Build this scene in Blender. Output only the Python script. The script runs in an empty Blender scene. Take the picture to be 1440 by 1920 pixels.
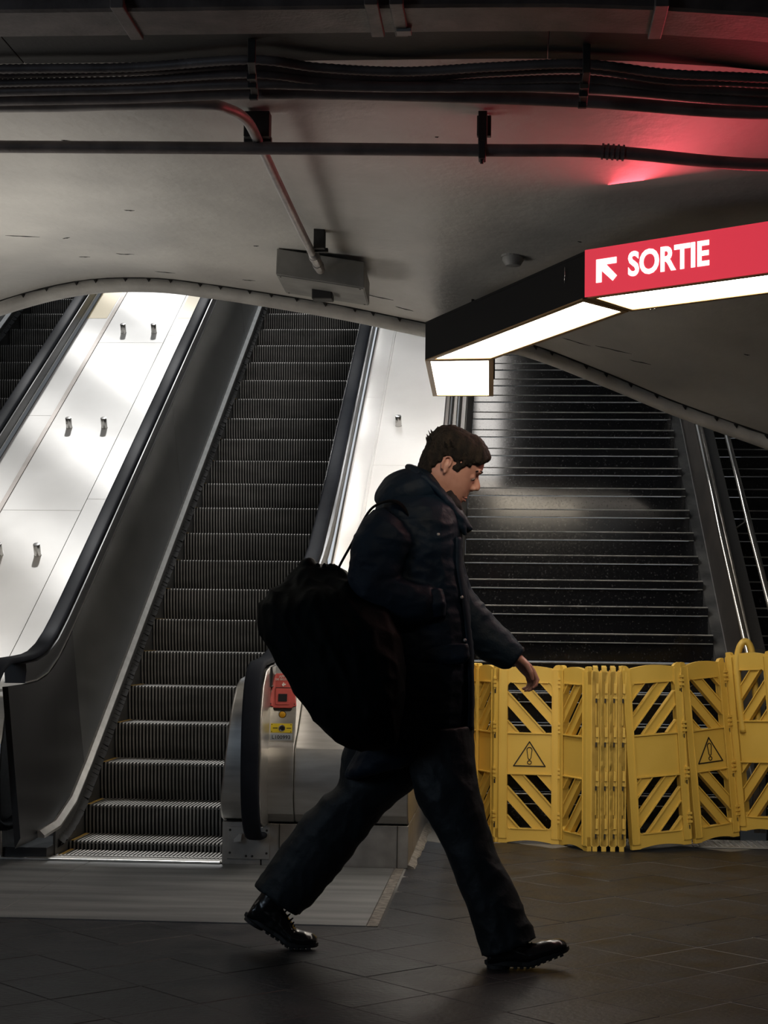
import bpy, bmesh, math, random
from math import sin, cos, pi, radians, sqrt, exp, log
from mathutils import Vector, Matrix, noise
random.seed(7)
S = bpy.context.scene
COL = S.collection

# ---------------------------------------------------------------- camera
F_PX = 3369.0
cam = bpy.data.cameras.new('camera'); camo = bpy.data.objects.new('camera', cam); COL.objects.link(camo)
cam.sensor_fit = 'HORIZONTAL'; cam.sensor_width = 36.0; cam.lens = 36.0*F_PX/1440.0; cam.clip_start = 0.05
yaw, pit, rol = radians(4.09), radians(3.68), radians(-0.70)
fw = Vector((-sin(yaw)*cos(pit), cos(yaw)*cos(pit), sin(pit)))
r0 = Vector((cos(yaw), sin(yaw), 0)); u0 = r0.cross(fw)
rr = r0*cos(rol) - u0*sin(rol); uu = u0*cos(rol) + r0*sin(rol)
camo.matrix_world = Matrix(((rr.x, uu.x, -fw.x, 0), (rr.y, uu.y, -fw.y, 0), (rr.z, uu.z, -fw.z, 1.163), (0, 0, 0, 1)))
S.camera = camo

# ---------------------------------------------------------------- world, sun, lights, exposure
w = bpy.data.worlds.new('world'); S.world = w; w.use_nodes = True
bg = w.node_tree.nodes['Background']; bg.inputs[0].default_value = (0.86, 0.93, 1.0, 1); bg.inputs[1].default_value = 0.65
S.view_settings.view_transform = 'Standard'; S.view_settings.look = 'None'; S.view_settings.gamma = 1.0
S.view_settings.use_curve_mapping = False; S.view_settings.exposure = 0.0
sun = bpy.data.lights.new('sun', 'SUN'); sun.energy = 3.6; sun.angle = radians(3.0); sun.color = (1.0, 0.985, 0.955)
suno = bpy.data.objects.new('sun', sun); COL.objects.link(suno)
suno.rotation_euler = Vector((0.10, -0.50, -0.86)).to_track_quat('-Z', 'Y').to_euler()
def area(name, loc, target, sx, sy, power, color, spread=180):
    l = bpy.data.lights.new(name, 'AREA'); l.shape = 'RECTANGLE'; l.size = sx; l.size_y = sy; l.energy = power; l.color = color; l.spread = radians(spread)
    o = bpy.data.objects.new(name, l); COL.objects.link(o); o.location = loc
    o.rotation_euler = (Vector(target)-Vector(loc)).to_track_quat('-Z', 'Y').to_euler(); return o
# unseen fill lights added for the left ceiling, the man, the barriers and hall
area('ceiling_fill', (-3.9, 8.1, 1.1), (-3.0, 8.0, 2.9), 2.8, 1.2, 35, (1.0, 0.965, 0.91), 105)
area('left_fill', (-4.6, 2.2, 2.2), (-0.6, 6.8, 0.8), 2.4, 1.6, 7, (0.66, 0.82, 1.0), 70)
area('barrier_fill', (0.3, 4.4, 2.78), (0.2, 9.8, 0.6), 1.0, 0.4, 4.2, (1.0, 0.86, 0.66), 42)
area('rear_fill', (0.6, -1.5, 2.9), (0.3, 6.0, 0.6), 2.4, 0.5, 2, (0.9, 0.95, 1.0))

# ---------------------------------------------------------------- materials
def mat(name, col, rough=0.6, metal=0.0, col2=None, nscale=8.0, bump=0.0, bscale=60.0, emis=None, estr=0.0, stretch=(1, 1, 1),
        spec=0.5, rvar=0.0, rnd=0.0, lo=0.35, hi=0.65, coords='Object', detail=5.0, coat=0.0):
    m = bpy.data.materials.new(name); m.use_nodes = True; nt = m.node_tree; b = nt.nodes['Principled BSDF']
    b.inputs['Base Color'].default_value = (*col, 1); b.inputs['Roughness'].default_value = rough
    b.inputs['Metallic'].default_value = metal; b.inputs['Specular IOR Level'].default_value = spec
    if coat: b.inputs['Coat Weight'].default_value = coat; b.inputs['Coat Roughness'].default_value = 0.15
    if emis: b.inputs['Emission Color'].default_value = (*emis, 1); b.inputs['Emission Strength'].default_value = estr
    if col2 or bump or rvar or rnd:
        tc = nt.nodes.new('ShaderNodeTexCoord'); mp = nt.nodes.new('ShaderNodeMapping'); mp.inputs['Scale'].default_value = stretch
        if coords == 'World':
            g = nt.nodes.new('ShaderNodeNewGeometry'); nt.links.new(g.outputs['Position'], mp.inputs['Vector'])
        else:
            nt.links.new(tc.outputs[coords], mp.inputs['Vector'])
        n = nt.nodes.new('ShaderNodeTexNoise'); n.inputs['Scale'].default_value = nscale; n.inputs['Detail'].default_value = detail
        nt.links.new(mp.outputs[0], n.inputs['Vector'])
        cout = None
        if col2:
            r = nt.nodes.new('ShaderNodeValToRGB'); r.color_ramp.elements[0].position = lo; r.color_ramp.elements[1].position = hi
            r.color_ramp.elements[0].color = (*col, 1); r.color_ramp.elements[1].color = (*col2, 1)
            nt.links.new(n.outputs['Fac'], r.inputs[0]); cout = r.outputs[0]
        if rnd:
            oi = nt.nodes.new('ShaderNodeObjectInfo'); hs = nt.nodes.new('ShaderNodeHueSaturation')
            mr = nt.nodes.new('ShaderNodeMapRange'); mr.inputs[3].default_value = 1-rnd; mr.inputs[4].default_value = 1+rnd
            nt.links.new(oi.outputs['Random'], mr.inputs[0]); nt.links.new(mr.outputs[0], hs.inputs['Value'])
            hs.inputs['Color'].default_value = (*col, 1)
            if cout: nt.links.new(cout, hs.inputs['Color'])
            cout = hs.outputs[0]
        if cout: nt.links.new(cout, b.inputs['Base Color'])
        if rvar:
            mr = nt.nodes.new('ShaderNodeMapRange'); mr.inputs[3].default_value = max(0.02, rough-rvar); mr.inputs[4].default_value = min(1, rough+rvar)
            nt.links.new(n.outputs['Fac'], mr.inputs[0]); nt.links.new(mr.outputs[0], b.inputs['Roughness'])
        if bump:
            n2 = nt.nodes.new('ShaderNodeTexNoise'); n2.inputs['Scale'].default_value = bscale; n2.inputs['Detail'].default_value = 4
            nt.links.new(mp.outputs[0], n2.inputs['Vector']); bp = nt.nodes.new('ShaderNodeBump'); bp.inputs['Strength'].default_value = bump
            bp.inputs['Distance'].default_value = 0.01; nt.links.new(n2.outputs['Fac'], bp.inputs['Height']); nt.links.new(bp.outputs[0], b.inputs['Normal'])
    return m
M = {}
M['tile'] = mat('slate tile', (0.012, 0.013, 0.016), 0.42, spec=0.14, col2=(0.038, 0.038, 0.040), nscale=5, bump=0.25, bscale=45, rvar=0.16, rnd=0.22, lo=0.3, hi=0.75, coords='World')
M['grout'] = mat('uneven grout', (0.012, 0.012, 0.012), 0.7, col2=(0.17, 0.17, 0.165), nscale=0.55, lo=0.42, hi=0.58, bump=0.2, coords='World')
M['slab'] = mat('worn concrete paving', (0.085, 0.090, 0.094), 0.55, col2=(0.17, 0.176, 0.18), nscale=3.5, stretch=(0.35, 2.6, 1), bump=0.25, bscale=90, coords='World')
M['joint_sand'] = mat('crumbled pale edging', (0.10, 0.09, 0.08), 0.9, col2=(0.24, 0.225, 0.20), nscale=30, bump=0.6, bscale=80, coords='World')
M['plaster'] = mat('painted concrete ceiling', (0.34, 0.325, 0.30), 0.5, col2=(0.50, 0.48, 0.44), nscale=1.3, bump=0.38, bscale=20, coords='World', stretch=(1, 0.7, 1), detail=8, rvar=0.08)
M['lip'] = mat('ceiling edge bead', (0.42, 0.40, 0.37), 0.55, col2=(0.56, 0.54, 0.50), nscale=6, bump=0.25, bscale=50, coords='World')
M['crack'] = mat('dark crack', (0.012, 0.011, 0.010), 0.95)
M['conduit'] = mat('grimy painted conduit', (0.10, 0.083, 0.077), 0.5, col2=(0.18, 0.15, 0.14), nscale=9, bump=0.15, bscale=70, coords='World')
M['galv'] = mat('galvanised tube', (0.30, 0.28, 0.265), 0.5, 0.3, col2=(0.42, 0.39, 0.37), nscale=12, coords='World')
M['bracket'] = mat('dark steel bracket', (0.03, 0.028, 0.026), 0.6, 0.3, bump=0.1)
M['jbox'] = mat('painted steel box', (0.17, 0.165, 0.15), 0.5, col2=(0.24, 0.23, 0.21), nscale=7, coords='World')
M['steel'] = mat('brushed stainless steel', (0.48, 0.47, 0.45), 0.33, 0.9, col2=(0.56, 0.55, 0.53), nscale=14, stretch=(0.5, 3, 3), rvar=0.05)
M['steel_d'] = mat('scuffed stainless plinth', (0.30, 0.285, 0.265), 0.48, 0.75, col2=(0.42, 0.40, 0.375), nscale=9, rvar=0.08, coords='World')
M['panel'] = mat('dark steel balustrade panel', (0.075, 0.076, 0.075), 0.36, 0.55, col2=(0.12, 0.12, 0.118), nscale=2.0, rvar=0.05, coords='World', stretch=(1, 1, 3))
M['belt'] = mat('black rubber handrail', (0.012, 0.014, 0.020), 0.65, col2=(0.018, 0.021, 0.028), nscale=5, spec=0.07)
M['trim'] = mat('bright aluminium trim', (0.60, 0.59, 0.56), 0.32, 0.9, col2=(0.72, 0.70, 0.67), nscale=20, coords='World')
M['guide'] = mat('dark handrail guide', (0.06, 0.062, 0.066), 0.38, 0.5)
M['newel'] = mat('near black newel cladding', (0.010, 0.010, 0.011), 0.4, col2=(0.016, 0.016, 0.017), nscale=3)
M['cap'] = mat('satin steel capping', (0.42, 0.40, 0.38), 0.5, 0.25)
M['deck_edge'] = mat('grey deck joint', (0.25, 0.245, 0.24), 0.7)
M['brush'] = mat('black brush bristle', (0.012, 0.012, 0.012), 0.85)
M['step'] = mat('grooved escalator metal', (0.22, 0.216, 0.206), 0.5, 0.25, col2=(0.34, 0.33, 0.315), nscale=4, stretch=(1, 3, 3), rvar=0.1, coords='World')
M['groove'] = mat('dark gap behind grooves', (0.012, 0.012, 0.012), 0.8)
M['yellow_mark'] = mat('worn yellow edge marking', (0.40, 0.25, 0.05), 0.6)
M['deck'] = mat('white lacquered deck panel', (0.76, 0.745, 0.72), 0.30, col2=(0.83, 0.815, 0.79), nscale=2.2, rvar=0.05, coords='World', stretch=(1, .6, 1))
M['brown'] = mat('brown metal strip', (0.17, 0.14, 0.12), 0.5, 0.2, coords='World', col2=(0.23, 0.19, 0.165))
M['yellow_pale'] = mat('faded yellow sticker', (0.75, 0.60, 0.30), 0.5)
M['granite'] = mat('black granite', (0.006, 0.0065, 0.008), 0.10, col2=(0.10, 0.10, 0.10), nscale=70, rvar=0.04, coords='World', lo=0.62, hi=0.80, detail=6)
M['granite_glint'] = mat('highlight on granite nosing', (0.17, 0.17, 0.165), 0.35, col2=(0.50, 0.49, 0.47), nscale=7, coords='World', stretch=(1, .1, .1), lo=0.3, hi=0.8)
M['stringer'] = mat('dusty stone stringer', (0.03, 0.031, 0.032), 0.7, col2=(0.10, 0.10, 0.098), nscale=5, coords='World', bump=0.2)
M['brownpanel'] = mat('brownish steel wall panel', (0.085, 0.075, 0.068), 0.42, 0.5, col2=(0.135, 0.115, 0.10), nscale=3, coords='World', stretch=(1, .6, 2))
M['yellow'] = mat('yellow moulded plastic', (0.66, 0.435, 0.075), 0.5, col2=(0.73, 0.49, 0.095), nscale=5, bump=0.06, bscale=150, coords='World', lo=0.3, hi=0.7)
M['blackprint'] = mat('black print', (0.010, 0.008, 0.006), 0.7)
M['lampblack'] = mat('black lamp housing', (0.005, 0.005, 0.006), 0.6, spec=0.15)
M['lampframe'] = mat('warm glow on steel lamp frame', (0.28, 0.16, 0.055), 0.5)  # ochre puts the lamp's warm glow into the steel frame's colour
M['lampend'] = mat('grey lamp end cap', (0.10, 0.105, 0.10), 0.5)
M['glow'] = mat('lit white diffuser', (0.9, 0.88, 0.84), 0.5, emis=(1.0, 0.90, 0.78), estr=13.0)
M['glow2'] = mat('lit white upright diffuser', (0.9, 0.88, 0.84), 0.5, emis=(1.0, 0.95, 0.9), estr=17.0)
M['redsign'] = mat('lit red sign face', (0.45, 0.02, 0.04), 0.45, emis=(0.62, 0.040, 0.065), estr=0.95, spec=0.3)
M['signwhite'] = mat('lit white lettering', (0.9, 0.85, 0.8), 0.5, emis=(1.0, 0.90, 0.84), estr=2.0)
M['white_plastic'] = mat('grimy white plastic', (0.30, 0.29, 0.27), 0.5)
M['red_cover'] = mat('red plastic stop cover', (0.58, 0.085, 0.075), 0.45, col2=(0.63, 0.11, 0.095), nscale=14)
M['red_dark'] = mat('dark recess', (0.03, 0.018, 0.018), 0.3)
M['lens'] = mat('small dark lens', (0.05, 0.05, 0.055), 0.12, 0.3)
M['amber'] = mat('amber button', (0.78, 0.40, 0.015), 0.35)
M['key_yellow'] = mat('yellow key plate', (0.78, 0.60, 0.02), 0.45)
M['chrome'] = mat('chrome', (0.65, 0.64, 0.62), 0.16, 1.0)
M['num_plate'] = mat('blue grey number plate', (0.36, 0.40, 0.45), 0.45)
M['num_print'] = mat('dark plate lettering', (0.05, 0.055, 0.06), 0.6)
M['pale_print'] = mat('pale lettering', (0.80, 0.72, 0.68), 0.6)
M['wall'] = mat('dark concourse wall', (0.16, 0.155, 0.15), 0.7, col2=(0.22, 0.21, 0.20), nscale=2, bump=0.1, coords='World')
M['shaftwall'] = mat('pale shaft wall', (0.55, 0.54, 0.52), 0.6, col2=(0.63, 0.62, 0.60), nscale=1.5, coords='World')
M['mullion'] = mat('grey painted roof bar', (0.2, 0.2, 0.2), 0.5)
M['skin'] = mat('skin', (0.42, 0.205, 0.155), 0.5, col2=(0.48, 0.25, 0.19), nscale=30, bump=0.06, bscale=220)
M['eyewhite'] = mat('eye', (0.55, 0.5, 0.47), 0.2)
M['iris'] = mat('dark iris', (0.03, 0.02, 0.015), 0.2)
M['lipskin'] = mat('lips', (0.42, 0.17, 0.14), 0.45)
M['hair'] = mat('dark brown hair', (0.006, 0.0045, 0.0035), 0.8, col2=(0.022, 0.015, 0.010), nscale=60, bump=0.7, bscale=240, stretch=(1, 1, 0.35), lo=0.4, hi=0.7, spec=0.25)
M['stubble'] = mat('stubble', (0.16, 0.09, 0.06), 0.7)
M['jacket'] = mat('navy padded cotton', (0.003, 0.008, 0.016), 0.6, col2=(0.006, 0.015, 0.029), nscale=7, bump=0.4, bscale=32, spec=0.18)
M['jacket_in'] = mat('black ribbed lining', (0.006, 0.006, 0.008), 0.8)
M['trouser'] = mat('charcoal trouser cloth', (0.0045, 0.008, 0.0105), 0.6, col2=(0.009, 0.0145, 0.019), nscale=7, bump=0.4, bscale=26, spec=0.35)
M['boot'] = mat('black polished leather', (0.008, 0.008, 0.008), 0.25, bump=0.1, bscale=40)
M['sole'] = mat('black rubber sole', (0.014, 0.014, 0.014), 0.7)
M['sock'] = mat('maroon sock', (0.10, 0.015, 0.02), 0.8)
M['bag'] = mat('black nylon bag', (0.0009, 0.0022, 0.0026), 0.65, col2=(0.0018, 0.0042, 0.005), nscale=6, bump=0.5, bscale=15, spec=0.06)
M['strap'] = mat('black webbing', (0.003, 0.003, 0.004), 0.85, bump=0.3, bscale=200, spec=0.1)
M['tactile'] = mat('pale grey studded mat', (0.26, 0.26, 0.255), 0.6)

# grout: dark at left, paler rightward: the joints' wet sheen put into the colour
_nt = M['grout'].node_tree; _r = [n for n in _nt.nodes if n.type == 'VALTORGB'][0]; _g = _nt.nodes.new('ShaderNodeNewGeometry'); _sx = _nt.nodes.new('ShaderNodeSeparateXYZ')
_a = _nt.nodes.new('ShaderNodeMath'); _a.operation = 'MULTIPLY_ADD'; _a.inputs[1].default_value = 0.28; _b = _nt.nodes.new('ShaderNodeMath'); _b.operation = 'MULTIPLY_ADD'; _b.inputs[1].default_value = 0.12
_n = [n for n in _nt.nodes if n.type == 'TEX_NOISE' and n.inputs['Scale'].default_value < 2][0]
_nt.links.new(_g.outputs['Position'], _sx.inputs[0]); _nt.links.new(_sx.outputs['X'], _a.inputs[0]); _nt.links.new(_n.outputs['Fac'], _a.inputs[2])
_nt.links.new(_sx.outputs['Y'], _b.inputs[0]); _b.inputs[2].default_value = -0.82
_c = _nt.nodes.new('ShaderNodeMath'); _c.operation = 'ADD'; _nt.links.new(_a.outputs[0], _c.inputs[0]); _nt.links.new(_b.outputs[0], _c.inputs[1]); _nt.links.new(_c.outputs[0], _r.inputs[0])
# ---------------------------------------------------------------- mesh helpers
class MB:
    def __init__(s): s.v = []; s.f = []; s.mi = []; s.cur = 0
    def add(s, vs, fs):
        o = len(s.v); s.v += [tuple(p) for p in vs]; s.f += [tuple(i+o for i in f) for f in fs]; s.mi += [s.cur]*len(fs); return s
    def box(s, x0, y0, z0, x1, y1, z1):
        v = [(x0,y0,z0),(x1,y0,z0),(x1,y1,z0),(x0,y1,z0),(x0,y0,z1),(x1,y0,z1),(x1,y1,z1),(x0,y1,z1)]
        return s.add(v, [(0,3,2,1),(4,5,6,7),(0,1,5,4),(1,2,6,5),(2,3,7,6),(3,0,4,7)])
    def obox(s, c, ax, ay, az):       # oriented box: centre and half-axis vectors
        c = Vector(c); ax = Vector(ax); ay = Vector(ay); az = Vector(az); v = []
        for k in (-1, 1):
            for (i, j) in ((-1,-1),(1,-1),(1,1),(-1,1)): v.append(c+ax*i+ay*j+az*k)
        return s.add(v, [(0,3,2,1),(4,5,6,7),(0,1,5,4),(1,2,6,5),(2,3,7,6),(3,0,4,7)])
    def prism(s, poly, ext, mapf):    # poly in 2-D, ext (a, b), mapf(u, v, w) -> xyz
        n = len(poly); v = [mapf(p[0], p[1], ext[0]) for p in poly]+[mapf(p[0], p[1], ext[1]) for p in poly]
        f = [tuple(range(n-1, -1, -1)), tuple(range(n, 2*n))]
        for i in range(n): j = (i+1) % n; f.append((i, j, n+j, n+i))
        return s.add(v, f)
    def tube(s, pts, r, n=10, cap=True, ry=None):
        pts = [Vector(p) for p in pts]; rings = []; m = len(pts); up = None
        for i, p in enumerate(pts):
            t = (pts[min(i+1, m-1)]-pts[max(i-1, 0)]).normalized()
            if up is None:
                up = Vector((0, 0, 1)) if abs(t.z) < 0.9 else Vector((1, 0, 0))
            a = (up - t*up.dot(t)).normalized(); up = a; b = t.cross(a)
            ra = r[i] if isinstance(r, (list, tuple)) else r; rb = (ry if ry else ra)
            rings.append([p+a*ra*cos(2*pi*k/n)+b*rb*sin(2*pi*k/n) for k in range(n)])
        return s.loft(rings, cap)
    def loft(s, rings, cap=True, closed=True):
        n = len(rings[0]); v = [p for r in rings for p in r]; f = []
        for i in range(len(rings)-1):
            for k in range(n if closed else n-1):
                j = (k+1) % n; f.append((i*n+k, i*n+j, (i+1)*n+j, (i+1)*n+k))
        if cap: f.append(tuple(range(n-1, -1, -1))); f.append(tuple((len(rings)-1)*n+k for k in range(n)))
        return s.add(v, f)
    def ell(s, c, r, nu=14, nv=8, rot=None):
        c = Vector(c); v = [(0,0,1)]; f = []
        for i in range(1, nv):
            th = pi*i/nv
            for k in range(nu): v.append((sin(th)*cos(2*pi*k/nu), sin(th)*sin(2*pi*k/nu), cos(th)))
        v.append((0,0,-1)); L = len(v)-1
        for k in range(nu): f.append((0, 1+k, 1+(k+1) % nu)); f.append((L, L-nu+(k+1) % nu, L-nu+k))
        for i in range(nv-2):
            for k in range(nu): a = 1+i*nu; j = (k+1) % nu; f.append((a+k, a+nu+k, a+nu+j, a+j))
        vv = []
        for p in v:
            q = Vector((p[0]*r[0], p[1]*r[1], p[2]*r[2])); q = rot @ q if rot else q; vv.append(c+q)
        return s.add(vv, f)
    def mesh(s, name, mats, smooth=False, fix=True):
        me = bpy.data.meshes.new(name); me.from_pydata(s.v, [], s.f)
        mats = mats if isinstance(mats, (list, tuple)) else [mats]
        for m in mats: me.materials.append(m)
        if len(mats) > 1:
            for p, i in zip(me.polygons, s.mi): p.material_index = i
        if fix:
            bm = bmesh.new(); bm.from_mesh(me); bmesh.ops.recalc_face_normals(bm, faces=bm.faces); bm.to_mesh(me); bm.free()
        if smooth:
            for p in me.polygons: p.use_smooth = True
        me.update(); return me
    def build(s, name, mats, parent=None, smooth=False, bevel=0.0, seg=2, auto=False):
        return link(name, s.mesh(name, mats, smooth or auto), parent, bevel, seg)
def link(name, me, parent=None, bevel=0.0, seg=2, loc=None):
    o = bpy.data.objects.new(name, me); COL.objects.link(o)
    if parent: o.parent = parent
    if loc: o.location = loc
    if bevel:
        b = o.modifiers.new('bevel', 'BEVEL'); b.width = bevel; b.segments = seg; b.limit_method = 'ANGLE'; b.angle_limit = radians(40)
    return o
def auto(o, ang=35):
    me = o.data; bm = bmesh.new(); bm.from_mesh(me)
    for f in bm.faces: f.smooth = True
    for e in bm.edges:
        if len(e.link_faces) == 2 and e.calc_face_angle(0) > radians(ang): e.smooth = False
    bm.to_mesh(me); bm.free(); return o
def tag(o, label=None, cat=None, group=None, kind=None):
    if label: o['label'] = label
    if cat: o['category'] = cat
    if group: o['group'] = group
    if kind: o['kind'] = kind
    return o
def empty(name, loc=(0,0,0)):
    o = bpy.data.objects.new(name, None); o.empty_display_size = 0.1; o.location = loc; COL.objects.link(o); return o
def thing(name, label, cat, group=None): return tag(empty(name), label, cat, group)
def struct(o): o['kind'] = 'structure'; return o
def catmull(pts, x):
    if x <= pts[0][0]: return pts[0][1]+(pts[1][1]-pts[0][1])/(pts[1][0]-pts[0][0])*(x-pts[0][0])
    if x >= pts[-1][0]: return pts[-1][1]+(pts[-1][1]-pts[-2][1])/(pts[-1][0]-pts[-2][0])*(x-pts[-1][0])
    for i in range(len(pts)-1):
        if pts[i][0] <= x <= pts[i+1][0]:
            p0 = pts[max(i-1, 0)]; p1 = pts[i]; p2 = pts[i+1]; p3 = pts[min(i+2, len(pts)-1)]
            h = p2[0]-p1[0]; t = (x-p1[0])/h
            m1 = (p2[1]-p0[1])/(p2[0]-p0[0])*h; m2 = (p3[1]-p1[1])/(p3[0]-p1[0])*h
            return (2*t**3-3*t*t+1)*p1[1]+(t**3-2*t*t+t)*m1+(-2*t**3+3*t*t)*p2[1]+(t**3-t*t)*m2
def smooth_path(pts, n=8):
    pts = [Vector(p) for p in pts]; out = []
    for i in range(len(pts)-1):
        p0 = pts[max(i-1, 0)]; p1 = pts[i]; p2 = pts[i+1]; p3 = pts[min(i+2, len(pts)-1)]
        for k in range(n):
            t = k/n
            out.append(0.5*((2*p1)+(p2-p0)*t+(2*p0-5*p1+4*p2-p3)*t*t+(3*p1-p0-3*p2+p3)*t**3))
    out.append(pts[-1]); return out
def text_mesh(txt, size, depth, offset=0.0, m=None, align='LEFT', space=1.0):
    cu = bpy.data.curves.new('txt', 'FONT'); cu.body = txt; cu.size = size; cu.extrude = depth; cu.offset = offset; cu.align_x = align
    cu.space_character = space; cu.resolution_u = 4
    o = bpy.data.objects.new('txt', cu); COL.objects.link(o); bpy.context.view_layer.update()
    dg = bpy.context.evaluated_depsgraph_get(); me = bpy.data.meshes.new_from_object(o.evaluated_get(dg))
    bpy.data.objects.remove(o); bpy.data.curves.remove(cu)
    me.materials.clear(); me.materials.append(m); return me

# ================================================================ SETTING
T = 0.582; D = 9.21; DS = 9.66                # incline, foot of the escalator line, foot of the stair line
YE = 10.4                                      # arch edge
EDGE = [(-4.6, 2.40), (-3.6, 2.80), (-2.95, 3.031), (-2.54, 3.123), (-2.12, 3.135), (-1.77, 3.094), (-1.51, 3.055), (-1.01, 2.970), (-0.54, 2.872),
        (0.05, 2.757), (0.52, 2.580), (0.95, 2.401), (1.37, 2.249), (2.0, 2.03), (3.0, 1.72)]
LIP = 0.075
def ze(x): return catmull(EDGE, x)
def zn(x): return 3.06 - 0.06*max(0.0, x)**2 - 0.03*max(0.0, -x-2.0)**2
def zc(x, y):
    s = min(1.0, max(0.0, (y-6.0)/(YE-6.0)))**1.5
    return zn(x)*(1-s)+(ze(x)+LIP)*s
# ceiling shell
mb = MB(); nx = 80; ys = [-6+i*1.0 for i in range(12)]+[5.5+0.2*i for i in range(25)]; ys[-1] = YE-0.01
xs = [-5.0+8.0*i/nx for i in range(nx+1)]
low = [[(x, y, zc(x, y)) for x in xs] for y in ys]; top = [[(x, y, 3.6) for x in xs] for y in ys]
ny = len(ys); v = [p for r in low for p in r]+[p for r in top for p in r]; N = (nx+1)*ny; f = []
for j in range(ny-1):
    for i in range(nx):
        a = j*(nx+1)+i; f.append((a, a+1, a+nx+2, a+nx+1)); f.append((N+a, N+a+nx+1, N+a+nx+2, N+a+1))
for i in range(nx):
    a = (ny-1)*(nx+1)+i; f.append((a, a+1, N+a+1, N+a)); f.append((i, N+i, N+i+1, i+1))
for j in range(ny-1):
    a = j*(nx+1); b = a+nx; f.append((a, a+nx+1, N+a+nx+1, N+a)); f.append((b, N+b, N+b+nx+1, b+nx+1))
mb.add(v, f); ceiling = struct(auto(mb.build('ceiling', M['plaster']))); 
# rounded edge bead under the ceiling edge, with the dark crack above it
mb = MB(); prof = []
for k in range(9):
    t = pi*k/8; prof.append((0.055-0.055*cos(t)*1.0, -0.035*sin(t)))   # (y, z) lower half round
prof = [(0.0, LIP)]+[(0.0, 0.035)]+[(p[0], 0.035+p[1]) for p in prof[1:]]+[(0.11, LIP+0.1)]
rings = [[(x, YE+p[0], ze(x)+p[1]) for p in prof] for x in [-5.0+8.0*i/120 for i in range(121)]]
mb.loft(rings, True); struct(auto(mb.build('trim_1', M['lip']), 60))
mb = MB(); pts = []
for i in range(161):
    x = -5.0+8.0*i/160; pts.append((x, YE-0.014+0.006*noise.noise((x*3, 1, 0)), zc(x, YE-0.014)-0.001+0.004*noise.noise((x*7, 0, 2))))
rr_ = [0.0045+0.006*abs(noise.noise((i*0.35, 5, 1))) for i in range(161)]
mb.tube(pts, rr_, 6)
for i in range(34):
    x = -2.9+0.15*i+random.uniform(-.03, .03)
    if x > 1.6: break
    z = ze(x)+LIP; mb.add([(x-0.014, YE-0.016, z), (x+0.014, YE-0.016, z), (x+0.003, YE-0.006, z-0.026), (x-0.014, YE+0.004, z), (x+0.014, YE+0.004, z)], [(0,1,2), (3,2,4), (0,2,3), (1,4,2), (0,3,4,1)])
struct(mb.build('trim_2', M['crack'], smooth=True))
# chips and scratches in the ceiling plaster (thin slivers let into the surface)
mb = MB()
for (x, y, l, a) in [(-2.75, 8.6, .10, .3), (-2.5, 8.9, .16, .35), (-2.3, 9.0, .05, -.4), (-2.1, 9.5, .10, .1), (-1.8, 8.2, .05, 0), (-2.2, 7.2, .06, .2), (-1.76, 6.9, .06, .2), (-2.35, 9.6, .06, .1),
        (-1.7, 6.2, .035, .4), (-1.62, 6.1, .02, 0), (-1.55, 6.25, .03, .1), (-1.30, 8.9, .03, .1), (-0.75, 9.9, .16, .1), (-0.62, 10.1, .1, .2), (-1.25, 10.1, .12, .1), (-1.5, 10.0, .08, -.1), (.35, 10.0, .16, -.1),
        (.55, 9.9, .2, -.2), (.7, 9.95, .12, -.2), (.15, 9.6, .05, 0), (1.2, 9.3, .03, 0), (-2.0, 10.1, .12, 0), (-2.6, 8.2, .05, .2), (-2.9, 9.4, .12, .2), (.3, 8.2, .02, 0), (-.3, 6.8, .015, 0)]:
    p = []
    for k in range(6):
        t = k/5-.5; xx = x+l*t*cos(a); yy = y+l*t*sin(a)*2+0.02*noise.noise((xx*20, y, 3)); p.append((xx, yy, zc(xx, yy)-0.0005))
    mb.tube(p, [0.0008, 0.003, 0.0025, 0.004, 0.002, 0.0008], 5)
struct(mb.build('trim_3', M['crack']))
# fascia above the arch on the shaft side
mb = MB(); mb.box(-5.0, YE+0.0, 3.55, 3.0, YE+0.25, 7.2); struct(mb.build('wall_front', M['wall']))
# walls of concourse and shaft
def wallbox(name, x0, y0, z0, x1, y1, z1, m): return struct(MB().box(x0, y0, z0, x1, y1, z1).build(name, m))
wallbox('wall_left', -5.2, -6.0, 0, -5.0, 24.0, 10.5, M['shaftwall'])
wallbox('wall_right', 3.0, -6.0, 0, 3.2, 24.0, 10.5, M['wall'])
wallbox('wall_back', -5.2, -6.2, 0, 3.2, -6.0, 3.6, M['wall'])
struct(MB().add([(-0.75, 10.65, 7.05), (3.0, 10.65, 7.05), (3.0, 24.0, 14.0), (-0.75, 24.0, 14.0), (-0.75, 10.65, 7.2), (3.0, 10.65, 7.2), (3.0, 24.0, 14.15), (-0.75, 24.0, 14.15)], [(0,3,2,1), (4,5,6,7), (0,1,5,4), (1,2,6,5), (2,3,7,6), (3,0,4,7)]).build('added_roof_slab', M['shaftwall']))  # unseen roof slab added to keep the sun off stairs and deck
wallbox('wall_far', -5.2, 24.0, 6.0, 3.2, 24.2, 10.5, M['shaftwall'])
# sky-lit roof of the shaft: open bars running slantwise
mb = MB()
for k in range(17):
    y0 = 7.6+1.18*k; z0 = 6.7+0.22*(k-2)*1.0
    z0 = max(7.15, 2.2+T*(y0-9.21)+3.6)
    a = Vector((-5.1, y0+3.0, z0+1.0)); b = Vector((3.1, y0-3.0, z0+1.0)); d = (b-a).normalized(); nn = d.cross(Vector((0, 0, 1))).normalized()
    mb.obox((a+b)/2, (b-a)/2, nn*0.075, Vector((0, 0, 0.06)))
struct(mb.build('trim_4', M['mullion']))

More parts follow.
